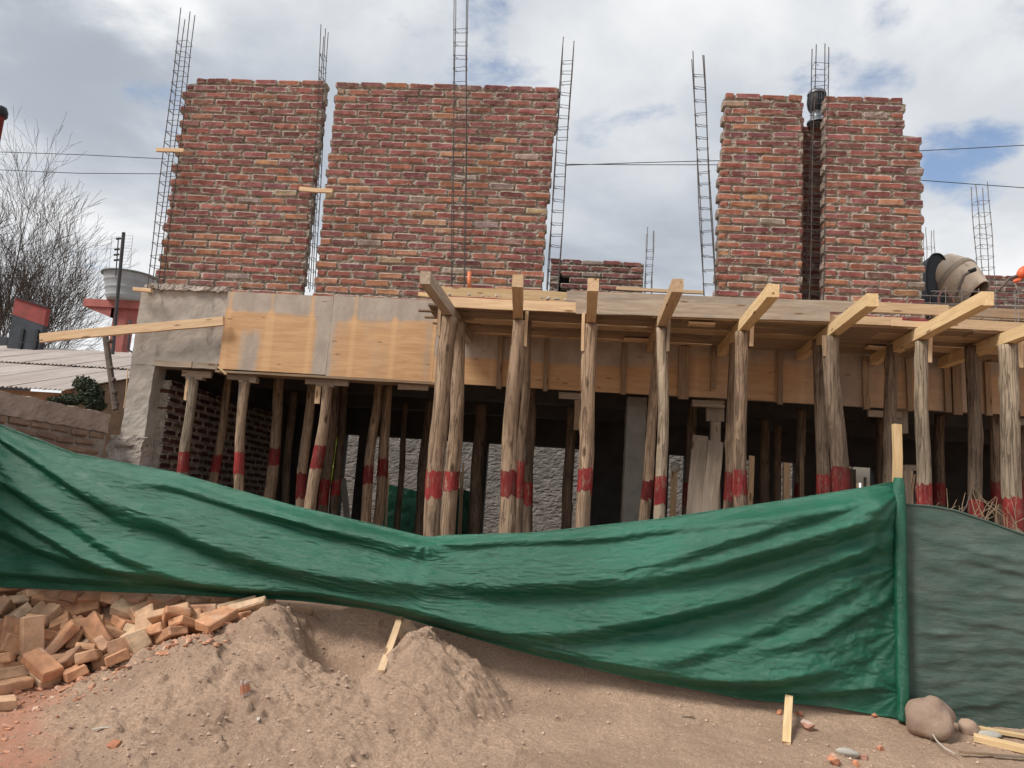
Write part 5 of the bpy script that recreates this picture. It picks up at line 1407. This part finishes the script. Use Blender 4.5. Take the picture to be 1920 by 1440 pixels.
# ------------------------------------------------------------------ things lying on the ground
def stone(name, label, cat, p, size, m, seed, sub=3, amp=.16, rot=0, group=None, flat=0):
    import bmesh
    bm = bmesh.new(); bmesh.ops.create_icosphere(bm, subdivisions=sub, radius=1)
    for v in bm.verts:
        q = v.co * 1.1 + Vector((seed * 3.3, 0, 0)); k = 1 + amp * mnoise.noise(q) * 2 + amp * .5 * mnoise.noise(q * 2.7)
        v.co = v.co * k
        if flat and v.co.z < -.35: v.co.z = -.35
        v.co = Vector((v.co.x * size[0], v.co.y * size[1], v.co.z * size[2]))
    me = bpy.data.meshes.new(name); bm.to_mesh(me); bm.free(); me.materials.append(m)
    if sub > 2: me.shade_smooth()
    o = link(name, me, None, p, (0, 0, rot)); tag(o, label, cat, group); return o
def on_ground(px, py, lift=0.0):
    r = ray(px, py); t0 = 2.0 / r.y; t1 = 8.0 / r.y
    prev = None
    for i in range(400):
        t = t0 + (t1 - t0) * i / 399; p = CAM + r * t
        if p.z <= float(gh(p.x, p.y)): return Vector((p.x, p.y, float(gh(p.x, p.y)) + lift))
    p = atz(px, py, .1); return p
p = on_ground(1765, 1398); stone('boulder', 'large rounded brown boulder at the foot of the shade mesh', 'boulder', p + Vector((0, .16, .13)), (.168, .15, .165), M['rock'], 3, 4, .13)
p = on_ground(1822, 1382); stone('stone', 'small brown stone tucked right behind the boulder', 'stone', p + Vector((.0, .05, .04)), (.075, .06, .06), M['rock'], 5)
p = on_ground(1590, 1419); stone('stone', 'oblong pale grey stone lying on the sand', 'stone', p + Vector((0, 0, .018)), (.075, .035, .030), M['palerock'], 9, 3, .1, rot=-.35)
p = on_ground(1862, 1388); stone('stone', 'whitish flat stone under the shade mesh right of the boulder', 'stone', p + Vector((0, .05, .02)), (.085, .05, .03), M['palerock'], 10)
def shard(label, px, py, s, seed, col, cat='brick shard'):
    r = random.Random(seed); V, Fs = cbox(s[0], s[1], s[2], min(s) * .25, min(s) * .28, r)
    p = on_ground(px, py); o = link('brick_shard', mesh('brick_shard', V, Fs, M['brick']), None, p + Vector((0, .01, s[2] * .3)), (r.uniform(-.3, .3), r.uniform(-.3, .3), r.uniform(0, 3)))
    o.color = (*col, 1); tag(o, label, cat, 'brick shards lying on the sand'); return o
OR = (.50, .22, .13); RB = (.38, .20, .15)
shard('orange brick shard near the tarp edge left of the stake foot', 1640, 1343, (.085, .06, .04), 1, OR)
shard('brown brick fragment right of the yellow batten', 1517, 1370, (.085, .07, .06), 2, RB)
shard('small orange chip close right of the yellow batten', 1498, 1342, (.06, .04, .03), 3, OR)
shard('small orange chip close left of the yellow batten', 1460, 1340, (.05, .035, .03), 4, OR)
shard('orange chip between the pale stone and the boulder', 1653, 1408, (.04, .035, .03), 5, OR)
shard('orange brick shard at the bottom edge left of the pale stone', 1566, 1434, (.07, .06, .05), 6, OR)
shard('reddish chip just right of the pale stone', 1618, 1424, (.06, .035, .03), 7, RB)
shard('tiny orange chip just below the pale stone', 1606, 1437, (.04, .03, .025), 8, OR)
shard('orange sliver half sunk in the left slope of the sand heap', 455, 1305, (.05, .05, .11), 9, OR)
shard('flat orange chip on the sand right of the red soil', 210, 1402, (.08, .05, .025), 10, OR)
# battens
def batten(label, p, q, lift, w, t, m, Yp=None):
    a = p; b = q; o = plank('loose_batten', a, b, w, t, m, up=(1, 0, 0), chamf=.0015); tag(o, label, 'batten'); return o
batten('pale batten leaning from the pit of the sand heap up to the tarp', at(751, 1158, 6.12), on_ground(714, 1262, .0), 0, .05, .022, M['pine'])
batten('yellow batten sticking out from under the tarp onto the sand', at(1480, 1305, 6.10), on_ground(1474, 1397, .012), 0, .055, .022, M['yellow'])
for lab, p, q, w in (('yellow squared timber lying right of the boulder', (1826, 1391), (1960, 1422), .07), ('long thin timber behind the yellow one at the lower right', (1838, 1376), (1990, 1406), .04), ('grey thin lath lying at the lower right corner', (1800, 1420), (1950, 1436), .025)):
    a = on_ground(*p, .03); b = on_ground(min(q[0], 1925), q[1] - (q[0] - min(q[0], 1925)) * .22, .03); b = a + (b - a) * 1.5
    batten(lab, a, b, 0, w, w * .6, M['yellow'] if 'yellow' in lab else M['brown_wood'])
mb = MB(); a = on_ground(1745, 1392, .02); mb.tube([a, a + Vector((-.02, -.08, .05)), a + Vector((-.03, -.16, .03)), a + Vector((-.02, -.25, .01)), a + Vector((.01, -.33, .0))], .005, 5); tag(mb.build('pale_twig', M['cream'], smooth=True), 'curved pale twig in front of the boulder', 'twig')
for lab, px, py, L, an in (('short pale splinter on the soil near the red dust', 195, 1368, .12, .5), ('thin pale splinter on the front of the sand heap', 483, 1352, .09, -1.2), ('small dark splinter on the sand below the tarp', 1290, 1346, .09, .3)):
    a = on_ground(px, py, .006); d = Vector((math.cos(an), math.sin(an) * .8, .02)) * L / 2
    o = plank('splinter', a - d, a + d, .018, .006, M['cream'] if 'pale' in lab else M['brown_wood'], up=(0, 1, 0)); tag(o, lab, 'splinter')
# dry brush above the shade net
def brush():
    r = random.Random(9); root = empty('dry_brush', at(1850, 1000, 6.6), 'tangle of thin dry twigs and wire above the shade mesh at the right', 'brush')
    mb = MB()
    for i in range(46):
        p = at(r.uniform(1720, 1930), r.uniform(965, 1010), r.uniform(6.45, 6.9)); a = r.uniform(.2, 2.9); L = r.uniform(.12, .38)
        q = p + Vector((math.cos(a), r.uniform(-.2, .2), math.sin(a) * .8)) * L; m_ = (p + q) / 2 + Vector((r.gauss(0, .02), 0, r.gauss(0, .03)))
        mb.tube([p - Vector((0, 0, .1)), p, m_, q], [.004, .0035, .003, .0018], 4)
    o = mb.build('twigs', M['brown_wood'], root); o['kind'] = 'stuff'
    mb = MB(); mb.tube([at(1790, 980, 6.5), at(1812, 950, 6.5), at(1822, 918, 6.5), at(1832, 900, 6.5)], [.008, .006, .004, .002], 5); mb.tube([at(1812, 950, 6.5), at(1795, 958, 6.5)], [.005, .002], 5); mb.build('branch', M['bark'], root)
brush()

# ------------------------------------------------------------------ brick heap (settled positions)
PILE = [[-5.567, 6.193, 0.321, 0.283, 0.648, -0.286, -0.646, 0.26],
[-5.529, 5.994, 0.22, 0.396, -0.603, 0.579, 0.38, 0.26],
[-5.516, 5.656, 0.149, 0.253, -0.619, 0.719, 0.189, 0.26],
[-5.511, 5.546, 0.15, 0.628, 0.152, -0.276, 0.712, 0.26],
[-5.49, 5.363, 0.051, 0.112, -0.975, -0.186, 0.054, 0.118],
[-5.47, 4.359, 0.028, 0.664, 0.008, -0.013, 0.748, 0.26],
[-5.439, 6.26, 0.338, 0.742, 0.278, 0.232, -0.564, 0.26],
[-5.422, 5.714, 0.099, 0.106, -0.977, 0.186, 0.024, 0.26],
[-5.398, 5.835, 0.217, 0.575, -0.373, 0.367, 0.629, 0.26],
[-5.372, 6.04, 0.177, 0.668, 0.188, -0.138, 0.707, 0.26],
[-5.341, 5.776, 0.149, 0.478, -0.428, -0.272, -0.717, 0.137],
[-5.304, 6.394, 0.449, 0.658, 0.223, -0.236, 0.68, 0.136],
[-5.286, 5.944, 0.2, 0.212, -0.955, -0.205, -0.042, 0.139],
[-5.264, 4.959, 0.03, 0.059, 0.847, 0.529, 0.022, 0.26],
[-5.235, 5.833, 0.156, 0.026, 0.003, 0.497, 0.868, 0.158],
[-5.232, 6.028, 0.167, 0.146, -0.682, 0.701, 0.151, 0.26],
[-5.226, 5.658, 0.091, 0.08, -0.775, -0.625, -0.056, 0.26],
[-5.207, 6.077, 0.283, 0.222, -0.808, 0.514, 0.185, 0.26],
[-5.133, 5.9, 0.214, 0.404, 0.506, 0.414, 0.64, 0.129],
[-5.122, 6.18, 0.264, 0.115, -0.328, -0.874, -0.341, 0.26],
[-5.102, 5.615, 0.126, 0.962, 0.154, 0.131, 0.185, 0.26],
[-5.102, 5.981, 0.138, 0.989, 0.138, -0.055, 0.024, 0.113],
[-5.102, 5.383, 0.122, 0.007, -0.338, -0.94, -0.053, 0.26],
[-5.077, 5.779, 0.169, 0.916, -0.143, -0.341, 0.158, 0.131],
[-5.06, 4.892, 0.039, 0.023, -0.52, 0.854, 0.016, 0.26],
[-5.048, 5.934, 0.247, 0.224, -0.757, -0.453, 0.414, 0.26],
[-5.034, 6.172, 0.333, 0.21, -0.628, -0.749, -0.021, 0.26],
[-5.0, 6.351, 0.519, 0.912, 0.215, 0.08, 0.339, 0.26],
[-4.989, 5.852, 0.147, 0.769, -0.27, -0.251, 0.522, 0.26],
[-4.965, 6.225, 0.399, 0.794, 0.208, 0.032, 0.57, 0.26],
[-4.964, 5.483, 0.074, 0.054, -0.977, 0.206, 0.009, 0.133],
[-4.949, 5.773, 0.217, 0.401, -0.574, -0.705, 0.115, 0.26],
[-4.896, 6.028, 0.251, 0.413, -0.262, -0.33, 0.807, 0.26],
[-4.894, 5.39, 0.128, 0.043, -0.721, -0.69, -0.038, 0.26],
[-4.884, 5.29, 0.051, 0.018, -0.82, 0.572, 0.017, 0.17],
[-4.871, 6.215, 0.292, 0.332, -0.863, 0.35, 0.153, 0.136],
[-4.864, 6.363, 0.521, 0.897, 0.229, 0.094, 0.367, 0.26],
[-4.856, 5.572, 0.185, 0.289, -0.064, -0.167, -0.94, 0.135],
[-4.834, 5.815, 0.179, 0.338, -0.118, 0.929, 0.09, 0.26],
[-4.826, 6.033, 0.23, 0.013, 0.813, 0.402, 0.421, 0.26],
[-4.819, 5.67, 0.095, 0.396, 0.013, 0.051, -0.917, 0.26],
[-4.76, 5.423, 0.095, 0.169, -0.693, -0.687, 0.136, 0.26],
[-4.738, 6.119, 0.215, 0.261, -0.735, -0.591, -0.205, 0.26],
[-4.711, 5.842, 0.107, 0.952, 0.033, 0.011, -0.306, 0.26],
[-4.702, 6.386, 0.502, 0.757, -0.002, -0.002, 0.653, 0.26],
[-4.692, 6.013, 0.355, 0.484, -0.043, 0.259, -0.835, 0.26],
[-4.668, 5.219, 0.048, 0.03, -0.881, -0.47, -0.038, 0.26],
[-4.665, 5.645, 0.184, 0.059, -0.156, 0.928, 0.333, 0.26],
[-4.653, 6.048, 0.206, 0.669, -0.406, -0.566, 0.259, 0.26],
[-4.649, 5.833, 0.211, 0.643, 0.109, -0.166, 0.74, 0.26],
[-4.64, 6.23, 0.361, 0.989, 0.111, -0.002, 0.094, 0.26],
[-4.639, 5.437, 0.136, 0.737, 0.041, 0.028, -0.674, 0.26],
[-4.595, 5.58, 0.086, 0.748, 0.034, -0.039, 0.662, 0.26],
[-4.572, 5.9, 0.149, 0.14, -0.901, 0.338, -0.233, 0.157],
[-4.566, 6.331, 0.529, 0.906, -0.222, -0.085, 0.349, 0.26],
[-4.542, 6.063, 0.286, 0.561, -0.254, 0.162, -0.771, 0.26],
[-4.514, 5.5, 0.229, 0.109, -0.778, -0.612, -0.095, 0.26],
[-4.5, 6.177, 0.445, 0.928, -0.204, -0.133, 0.282, 0.26],
[-4.494, 6.004, 0.173, 0.146, 0.146, 0.285, 0.936, 0.26],
[-4.454, 5.995, 0.287, 0.635, 0.426, 0.603, 0.228, 0.115],
[-4.429, 6.049, 0.404, 0.441, 0.346, 0.756, 0.337, 0.26],
[-4.425, 5.389, 0.101, 0.38, -0.91, 0.166, -0.023, 0.26],
[-4.402, 6.204, 0.341, 0.341, 0.388, 0.023, -0.856, 0.168],
[-4.396, 6.055, 0.229, 0.806, 0.388, -0.245, -0.373, 0.167],
[-4.387, 5.851, 0.113, 0.027, 0.018, 0.04, -0.999, 0.26],
[-4.384, 5.634, 0.168, 0.099, 0.084, 0.402, 0.906, 0.26],
[-4.382, 5.491, 0.073, 0.137, 0.018, -0.037, 0.99, 0.26],
[-4.372, 6.353, 0.508, 0.813, -0.159, -0.108, 0.55, 0.26],
[-4.343, 5.577, 0.118, 0.072, -0.125, -0.903, 0.404, 0.26],
[-4.336, 6.33, 0.416, 0.276, 0.114, -0.371, 0.879, 0.26],
[-4.333, 5.76, 0.172, 0.153, 0.101, 0.64, -0.746, 0.26],
[-4.32, 6.113, 0.253, 0.736, -0.01, -0.459, 0.498, 0.26],
[-4.286, 5.976, 0.378, 0.247, 0.184, 0.913, 0.267, 0.26],
[-4.28, 5.921, 0.259, 0.549, 0.822, 0.104, -0.114, 0.26],
[-4.244, 5.671, 0.236, 0.079, -0.937, 0.064, 0.334, 0.26],
[-4.243, 6.064, 0.359, 0.4, -0.497, 0.769, -0.044, 0.26],
[-4.238, 6.42, 0.516, 0.561, -0.035, -0.051, 0.825, 0.26],
[-4.227, 5.42, 0.163, 0.069, -0.796, 0.484, 0.357, 0.26],
[-4.218, 6.322, 0.477, 0.182, -0.099, 0.208, -0.956, 0.26],
[-4.214, 6.101, 0.237, 0.681, 0.248, 0.638, 0.26, 0.112],
[-4.196, 5.852, 0.193, 0.717, -0.67, 0.111, 0.156, 0.26],
[-4.167, 5.671, 0.258, 0.341, -0.38, -0.859, 0.04, 0.26],
[-4.133, 6.001, 0.15, 0.019, 0.011, 0.193, -0.981, 0.26],
[-4.128, 6.223, 0.367, 0.704, -0.637, 0.312, -0.033, 0.163],
[-4.119, 5.689, 0.099, 0.903, 0.088, 0.027, -0.42, 0.26],
[-4.107, 6.126, 0.275, 0.282, -0.136, -0.873, 0.373, 0.26],
[-4.106, 6.045, 0.352, 0.289, -0.503, 0.791, 0.192, 0.26],
[-4.103, 5.457, 0.102, 0.524, 0.133, -0.155, 0.827, 0.26],
[-4.101, 5.704, 0.297, 0.341, -0.381, -0.858, 0.041, 0.26],
[-4.088, 5.96, 0.203, 0.016, 0.011, 0.193, -0.981, 0.128],
[-4.06, 6.405, 0.517, 0.708, 0.053, 0.053, 0.702, 0.26],
[-4.04, 5.772, 0.213, 0.1, -0.042, -0.942, -0.318, 0.169],
[-4.011, 5.834, 0.33, 0.846, -0.166, -0.276, -0.426, 0.26],
[-3.978, 5.909, 0.154, 0.083, 0.716, -0.183, 0.668, 0.123],
[-3.965, 5.478, 0.171, 0.508, -0.142, 0.01, 0.85, 0.26],
[-3.959, 6.314, 0.412, 0.105, -0.207, 0.903, 0.361, 0.26],
[-3.959, 5.703, 0.098, 0.903, 0.081, 0.005, -0.422, 0.161],
[-3.951, 6.057, 0.348, 0.473, -0.099, -0.259, 0.836, 0.26],
[-3.946, 5.653, 0.234, 0.255, -0.391, 0.526, -0.711, 0.26],
[-3.935, 6.156, 0.263, 0.419, 0.17, -0.321, 0.832, 0.26],
[-3.925, 5.759, 0.304, 0.125, 0.886, 0.439, -0.078, 0.26],
[-3.92, 6.388, 0.505, 0.97, 0.22, 0.022, 0.098, 0.26],
[-3.918, 5.409, 0.111, 0.761, -0.245, -0.107, 0.591, 0.26],
[-3.909, 5.874, 0.149, 0.418, 0.469, -0.509, -0.588, 0.144],
[-3.887, 5.642, 0.31, 0.615, -0.191, -0.732, -0.222, 0.26],
[-3.882, 6.067, 0.278, 0.81, 0.294, -0.142, 0.487, 0.26],
[-3.85, 5.367, 0.085, 0.434, 0.152, -0.22, -0.861, 0.26],
[-3.844, 5.62, 0.115, 0.839, 0.395, 0.098, 0.361, 0.152],
[-3.835, 6.015, 0.148, 0.892, 0.21, 0.121, -0.383, 0.13],
[-3.827, 5.911, 0.203, 0.605, -0.318, -0.616, 0.392, 0.143],
[-3.807, 5.776, 0.137, 0.964, 0.196, -0.121, -0.131, 0.167],
[-3.766, 5.953, 0.222, 0.407, 0.608, -0.333, -0.594, 0.26],
[-3.756, 5.27, 0.048, 0.04, -0.499, 0.865, 0.018, 0.26],
[-3.736, 5.755, 0.285, 0.863, 0.191, -0.409, 0.228, 0.26],
[-3.724, 6.387, 0.53, 0.611, 0.07, 0.09, 0.784, 0.26],
[-3.716, 5.973, 0.357, 0.071, -0.954, -0.28, -0.078, 0.26],
[-3.682, 5.921, 0.242, 0.502, 0.37, 0.659, 0.421, 0.26],
[-3.669, 5.609, 0.085, 0.371, 0.042, 0.038, -0.927, 0.26],
[-3.665, 5.713, 0.16, 0.622, 0.047, 0.023, -0.782, 0.26],
[-3.652, 5.476, 0.119, 0.248, 0.166, -0.16, 0.941, 0.26],
[-3.649, 6.131, 0.311, 0.864, 0.404, 0.302, 0.004, 0.26],
[-3.636, 5.443, 0.172, 0.199, 0.157, -0.168, 0.952, 0.26],
[-3.614, 5.858, 0.111, 0.953, 0.042, -0.029, 0.3, 0.26],
[-3.596, 6.047, 0.166, 0.301, -0.951, -0.068, 0.021, 0.16],
[-3.583, 4.894, 0.029, 0.924, -0.009, -0.004, 0.382, 0.26],
[-3.569, 6.377, 0.526, 0.188, -0.035, -0.178, 0.965, 0.26],
[-3.552, 5.835, 0.219, 0.804, -0.304, 0.255, -0.443, 0.123],
[-3.552, 5.601, 0.185, 0.331, -0.618, 0.713, -0.01, 0.168],
[-3.54, 4.652, 0.024, 0.338, -0.013, -0.001, 0.941, 0.26],
[-3.532, 5.877, 0.326, 0.321, 0.176, -0.51, 0.778, 0.26],
[-3.531, 6.023, 0.235, 0.246, 0.134, -0.919, -0.276, 0.26],
[-3.516, 5.745, 0.203, 0.316, 0.631, -0.458, 0.541, 0.116],
[-3.506, 6.282, 0.44, 0.156, 0.058, -0.951, -0.26, 0.26],
[-3.477, 5.751, 0.111, 0.033, -0.043, -0.023, 0.998, 0.148],
[-3.474, 6.152, 0.358, 0.362, 0.074, 0.132, 0.92, 0.26],
[-3.447, 5.9, 0.158, 0.326, 0.821, -0.424, -0.198, 0.169],
[-3.447, 5.518, 0.12, 0.146, 0.393, 0.892, 0.171, 0.26],
[-3.419, 6.038, 0.3, 0.139, 0.284, -0.945, 0.077, 0.26],
[-3.398, 5.613, 0.213, 0.556, -0.163, -0.054, 0.814, 0.26],
[-3.39, 6.39, 0.502, 0.44, 0.101, 0.199, 0.87, 0.26],
[-3.367, 5.818, 0.223, 0.038, -0.731, -0.567, 0.377, 0.26],
[-3.359, 6.29, 0.464, 0.018, 0.493, -0.815, -0.303, 0.26],
[-3.311, 5.933, 0.207, 0.155, -0.513, -0.771, 0.345, 0.26],
[-3.295, 6.044, 0.337, 0.828, -0.035, 0.155, 0.538, 0.15],
[-3.271, 5.715, 0.193, 0.258, 0.245, -0.097, -0.929, 0.26],
[-3.257, 6.132, 0.373, 0.579, -0.331, -0.119, -0.736, 0.26],
[-3.246, 6.398, 0.521, 0.972, 0.014, 0.003, 0.234, 0.26],
[-3.237, 6.309, 0.451, 0.405, -0.192, 0.845, -0.291, 0.26],
[-3.224, 5.879, 0.278, 0.381, 0.137, 0.35, 0.844, 0.26],
[-3.183, 5.933, 0.425, 0.369, -0.777, 0.495, 0.125, 0.26],
[-3.178, 6.094, 0.242, 0.173, 0.174, 0.139, -0.959, 0.26],
[-3.175, 5.954, 0.295, 0.497, -0.324, -0.16, -0.789, 0.132],
[-3.151, 5.697, 0.295, 0.41, -0.107, 0.539, -0.728, 0.26],
[-3.145, 5.531, 0.24, 0.34, 0.217, -0.023, -0.915, 0.136],
[-3.112, 6.154, 0.378, 0.619, -0.094, 0.052, -0.778, 0.26],
[-3.105, 5.982, 0.327, 0.911, -0.341, 0.118, -0.202, 0.26],
[-3.083, 5.678, 0.331, 0.328, -0.833, 0.177, 0.409, 0.138],
[-3.053, 6.357, 0.501, 0.696, 0.07, 0.072, 0.711, 0.26],
[-3.052, 6.24, 0.437, 0.888, -0.079, 0.198, -0.407, 0.26],
[-3.006, 6.196, 0.485, 0.742, 0.146, 0.155, 0.636, 0.26],
[-3.004, 5.804, 0.4, 0.657, 0.022, -0.221, -0.72, 0.145],
[-2.979, 5.906, 0.501, 0.309, 0.93, 0.072, 0.188, 0.26],
[-2.964, 6.425, 0.566, 0.072, 0.004, 0.972, -0.224, 0.26],
[-2.946, 6.408, 0.517, 0.037, 0.435, -0.869, 0.232, 0.26],
[-2.934, 6.023, 0.439, 0.93, -0.309, -0.185, 0.071, 0.26],
[-2.93, 6.177, 0.32, 0.189, 0.138, 0.157, -0.959, 0.26],
[-2.922, 6.395, 0.531, 0.852, -0.1, -0.06, 0.51, 0.26],
[-2.908, 5.781, 0.371, 0.31, -0.204, 0.088, 0.924, 0.26],
[-2.905, 6.089, 0.361, 0.969, 0.182, -0.121, 0.117, 0.26],
[-2.904, 5.837, 0.505, 0.391, 0.067, -0.352, -0.848, 0.157],
[-2.822, 6.123, 0.538, 0.013, 0.996, -0.069, 0.06, 0.26],
[-2.819, 5.989, 0.438, 0.931, -0.305, -0.195, 0.055, 0.26],
[-2.792, 5.862, 0.439, 0.253, 0.819, 0.513, -0.055, 0.26],
[-2.79, 6.215, 0.456, 0.039, 0.138, 0.975, -0.171, 0.26],
[-2.787, 6.253, 0.511, 0.981, -0.173, -0.029, -0.081, 0.26],
[-2.768, 6.361, 0.461, 0.299, -0.816, -0.458, -0.187, 0.14],
[-2.754, 6.394, 0.532, 0.882, -0.336, -0.016, 0.329, 0.26],
[-2.734, 6.366, 0.528, 0.168, -0.028, -0.159, 0.972, 0.26],
[-2.656, 6.422, 0.594, 0.336, 0.93, -0.087, 0.121, 0.26],
[-2.627, 6.099, 0.459, 0.303, 0.675, 0.667, 0.082, 0.11],
[-2.604, 6.305, 0.46, 0.181, -0.971, 0.077, -0.133, 0.145],
[-2.57, 5.807, 0.484, 0.037, 0.665, -0.745, -0.02, 0.128],
[-2.563, 6.294, 0.55, 0.254, -0.505, 0.825, 0.009, 0.149],
[-2.558, 6.37, 0.533, 0.04, -0.006, -0.148, 0.988, 0.26],
[-2.545, 6.128, 0.567, 0.965, -0.189, -0.158, 0.085, 0.26],
[-2.524, 5.934, 0.498, 0.988, -0.052, -0.137, -0.058, 0.26],
[-2.523, 5.699, 0.534, 0.078, -0.597, 0.787, 0.136, 0.26],
[-2.464, 6.352, 0.539, 0.692, -0.102, -0.268, 0.663, 0.26],
[-2.436, 6.05, 0.573, 0.182, -0.025, 0.93, -0.32, 0.26],
[-2.427, 6.409, 0.503, 0.361, -0.029, -0.074, 0.929, 0.26],
[-2.323, 6.342, 0.508, 0.19, 0.657, 0.717, -0.137, 0.26],
[-2.197, 6.417, 0.515, 0.023, -0.089, 0.978, -0.186, 0.26],
[-1.196, 6.271, 0.448, 0.883, 0.212, 0.075, -0.411, 0.26]]
def pile():
    r = random.Random(12)
    cols = [(.54, .29, .165), (.58, .34, .20), (.50, .26, .145), (.58, .375, .235), (.47, .275, .175), (.60, .43, .28)]
    for i, (x, y, z, a, b, c, d, L) in enumerate(PILE):
        V, Fs = cbox(L, .128, .062, .007, .0065, r)
        if L < .2: V = [(v[0] + (.5 * v[1] if v[0] > 0 else 0) * .5, v[1], v[2]) for v in V]
        me = mesh('loose_brick', V, Fs, M['brick_pile'])
        o = link('loose_brick', me, None, (x, y, z)); o.scale = (1.14, 1.12, 1.18); o.rotation_mode = 'QUATERNION'; o.rotation_quaternion = (a, b, c, d)
        k = r.choice(cols); v = r.uniform(.74, 1.0); o.color = (k[0] * v, k[1] * v, k[2] * v, 1)
        tag(o, PILE_LABELS.get(i, 'clay brick lying jumbled in the heap under the left end of the green tarp'), 'brick', 'loose bricks heaped at the left')
PILE_LABELS = {54: "orange brick lying flat, leftmost in the heap's top layer", 57: "tan brick lying flat, second from the left in the heap's top layer", 60: 'pinkish brick on its edge, leftmost in the second layer of the heap', 67: "pinkish brick lying flat, third from the left in the heap's top layer", 72: 'tan brick tilted, second from the left in the second layer of the heap', 75: 'pinkish brick tilted, third from the left in the second layer of the heap', 76: "pinkish brick lying flat, fifth from the left in the heap's top layer", 78: "orange brick lying flat, fourth from the left in the heap's top layer", 86: 'pinkish brick fifth from left in the second layer of the heap', 88: 'reddish brick tilted, leftmost in the third layer of the heap', 90: "orange brick lying flat, sixth from the left in the heap's top layer", 92: 'orange brick tilted, fourth from the left in the second layer of the heap', 94: 'orange brick lying flat, leftmost at the foot of the heap', 95: 'reddish brick tilted, eighth from the left in the second layer of the heap', 97: 'orange brick tilted, sixth from the left in the second layer of the heap', 98: 'orange brick second from left in the third layer of the heap', 100: 'reddish brick lying flat, fourth from the left in the third layer of the heap', 101: "reddish brick lying flat, seventh from the left in the heap's top layer", 102: 'orange brick tilted, third from the left at the foot of the heap', 104: 'pinkish brick third from left in the third layer of the heap', 106: 'pinkish brick tilted, fourth from the left at the foot of the heap', 112: 'orange brick lying flat, fifth from the left at the foot of the heap', 113: 'orange brick fifth from left in the third layer of the heap', 114: "orange brick lying flat, eighth from the left in the heap's top layer", 115: 'orange brick lying flat, seventh from the left in the second layer of the heap', 116: 'orange brick sixth from left in the third layer of the heap', 118: 'orange brick lying flat, eighth from the left at the foot of the heap', 119: 'tan brick lying flat, seventh from the left at the foot of the heap', 120: 'orange brick tilted, ninth from the left in the second layer of the heap', 121: 'reddish brick lying flat, sixth from the left at the foot of the heap', 124: 'pinkish brick lying flat, second from the left at the foot of the heap', 125: "orange brick lying flat, tenth from the left in the heap's top layer", 126: 'tan half brick tilted, seventh from the left in the third layer of the heap', 127: 'orange half brick tilted, ninth from the left at the foot of the heap', 129: 'reddish brick tilted, ninth from the left in the third layer of the heap', 131: 'orange half brick eighth from left in the third layer of the heap', 132: "tan brick tilted, ninth from the left in the heap's top layer", 133: 'tan half brick lying flat, twelfth from the left at the foot of the heap', 134: 'reddish brick lying flat, tenth from the left in the second layer of the heap', 136: 'orange brick lying flat, tenth from the left at the foot of the heap', 137: 'orange brick lying flat, eleventh from the left in the third layer of the heap', 138: 'orange brick lying flat, eleventh from the left at the foot of the heap', 139: "reddish brick lying flat, twelfth from the left in the heap's top layer", 140: 'orange brick tilted, tenth from the left in the third layer of the heap', 141: "pinkish brick tilted, eleventh from the left in the heap's top layer", 143: 'tan half brick eleventh from left in the second layer of the heap', 144: 'orange brick tilted, thirteenth from the left at the foot of the heap', 146: "pinkish brick lying flat, thirteenth from the left in the heap's top layer", 147: "orange brick tilted, fourteenth from the left in the heap's top layer", 149: 'pinkish brick tilted, twelfth from the left in the second layer of the heap', 152: 'orange brick twelfth from left in the third layer of the heap', 153: 'orange half brick lying flat, fourteenth from the left at the foot of the heap', 156: 'tan half brick thirteenth from left in the third layer of the heap', 160: 'orange half brick thirteenth from left in the second layer of the heap', 161: 'pinkish brick tilted, fourteenth from the left in the second layer of the heap', 162: "pinkish brick lying flat, sixteenth from the left in the heap's top layer", 163: "tan brick lying flat, fifteenth from the left in the heap's top layer", 164: "orange brick tilted, seventeenth from the left in the heap's top layer", 166: "orange brick lying flat, eighteenth from the left in the heap's top layer", 167: 'orange brick lying flat, fourteenth from the left in the third layer of the heap', 169: 'reddish half brick tilted, fifteenth from the left in the second layer of the heap', 170: "orange brick lying flat, nineteenth from the left in the heap's top layer", 171: 'orange brick tilted, seventeenth from the left in the second layer of the heap', 172: 'orange brick tilted, sixteenth from the left in the second layer of the heap', 176: "orange brick tilted, twentieth from the left in the heap's top layer", 184: "tan brick tilted, 21st from the left in the heap's top layer", 185: 'reddish brick lying flat, nineteenth from the left in the second layer of the heap', 186: 'orange brick lying flat, eighteenth from the left in the second layer of the heap', 188: "tan brick tilted, 22nd from the left in the heap's top layer", 191: "pinkish brick lying flat, 23rd from the left in the heap's top layer"}
pile()
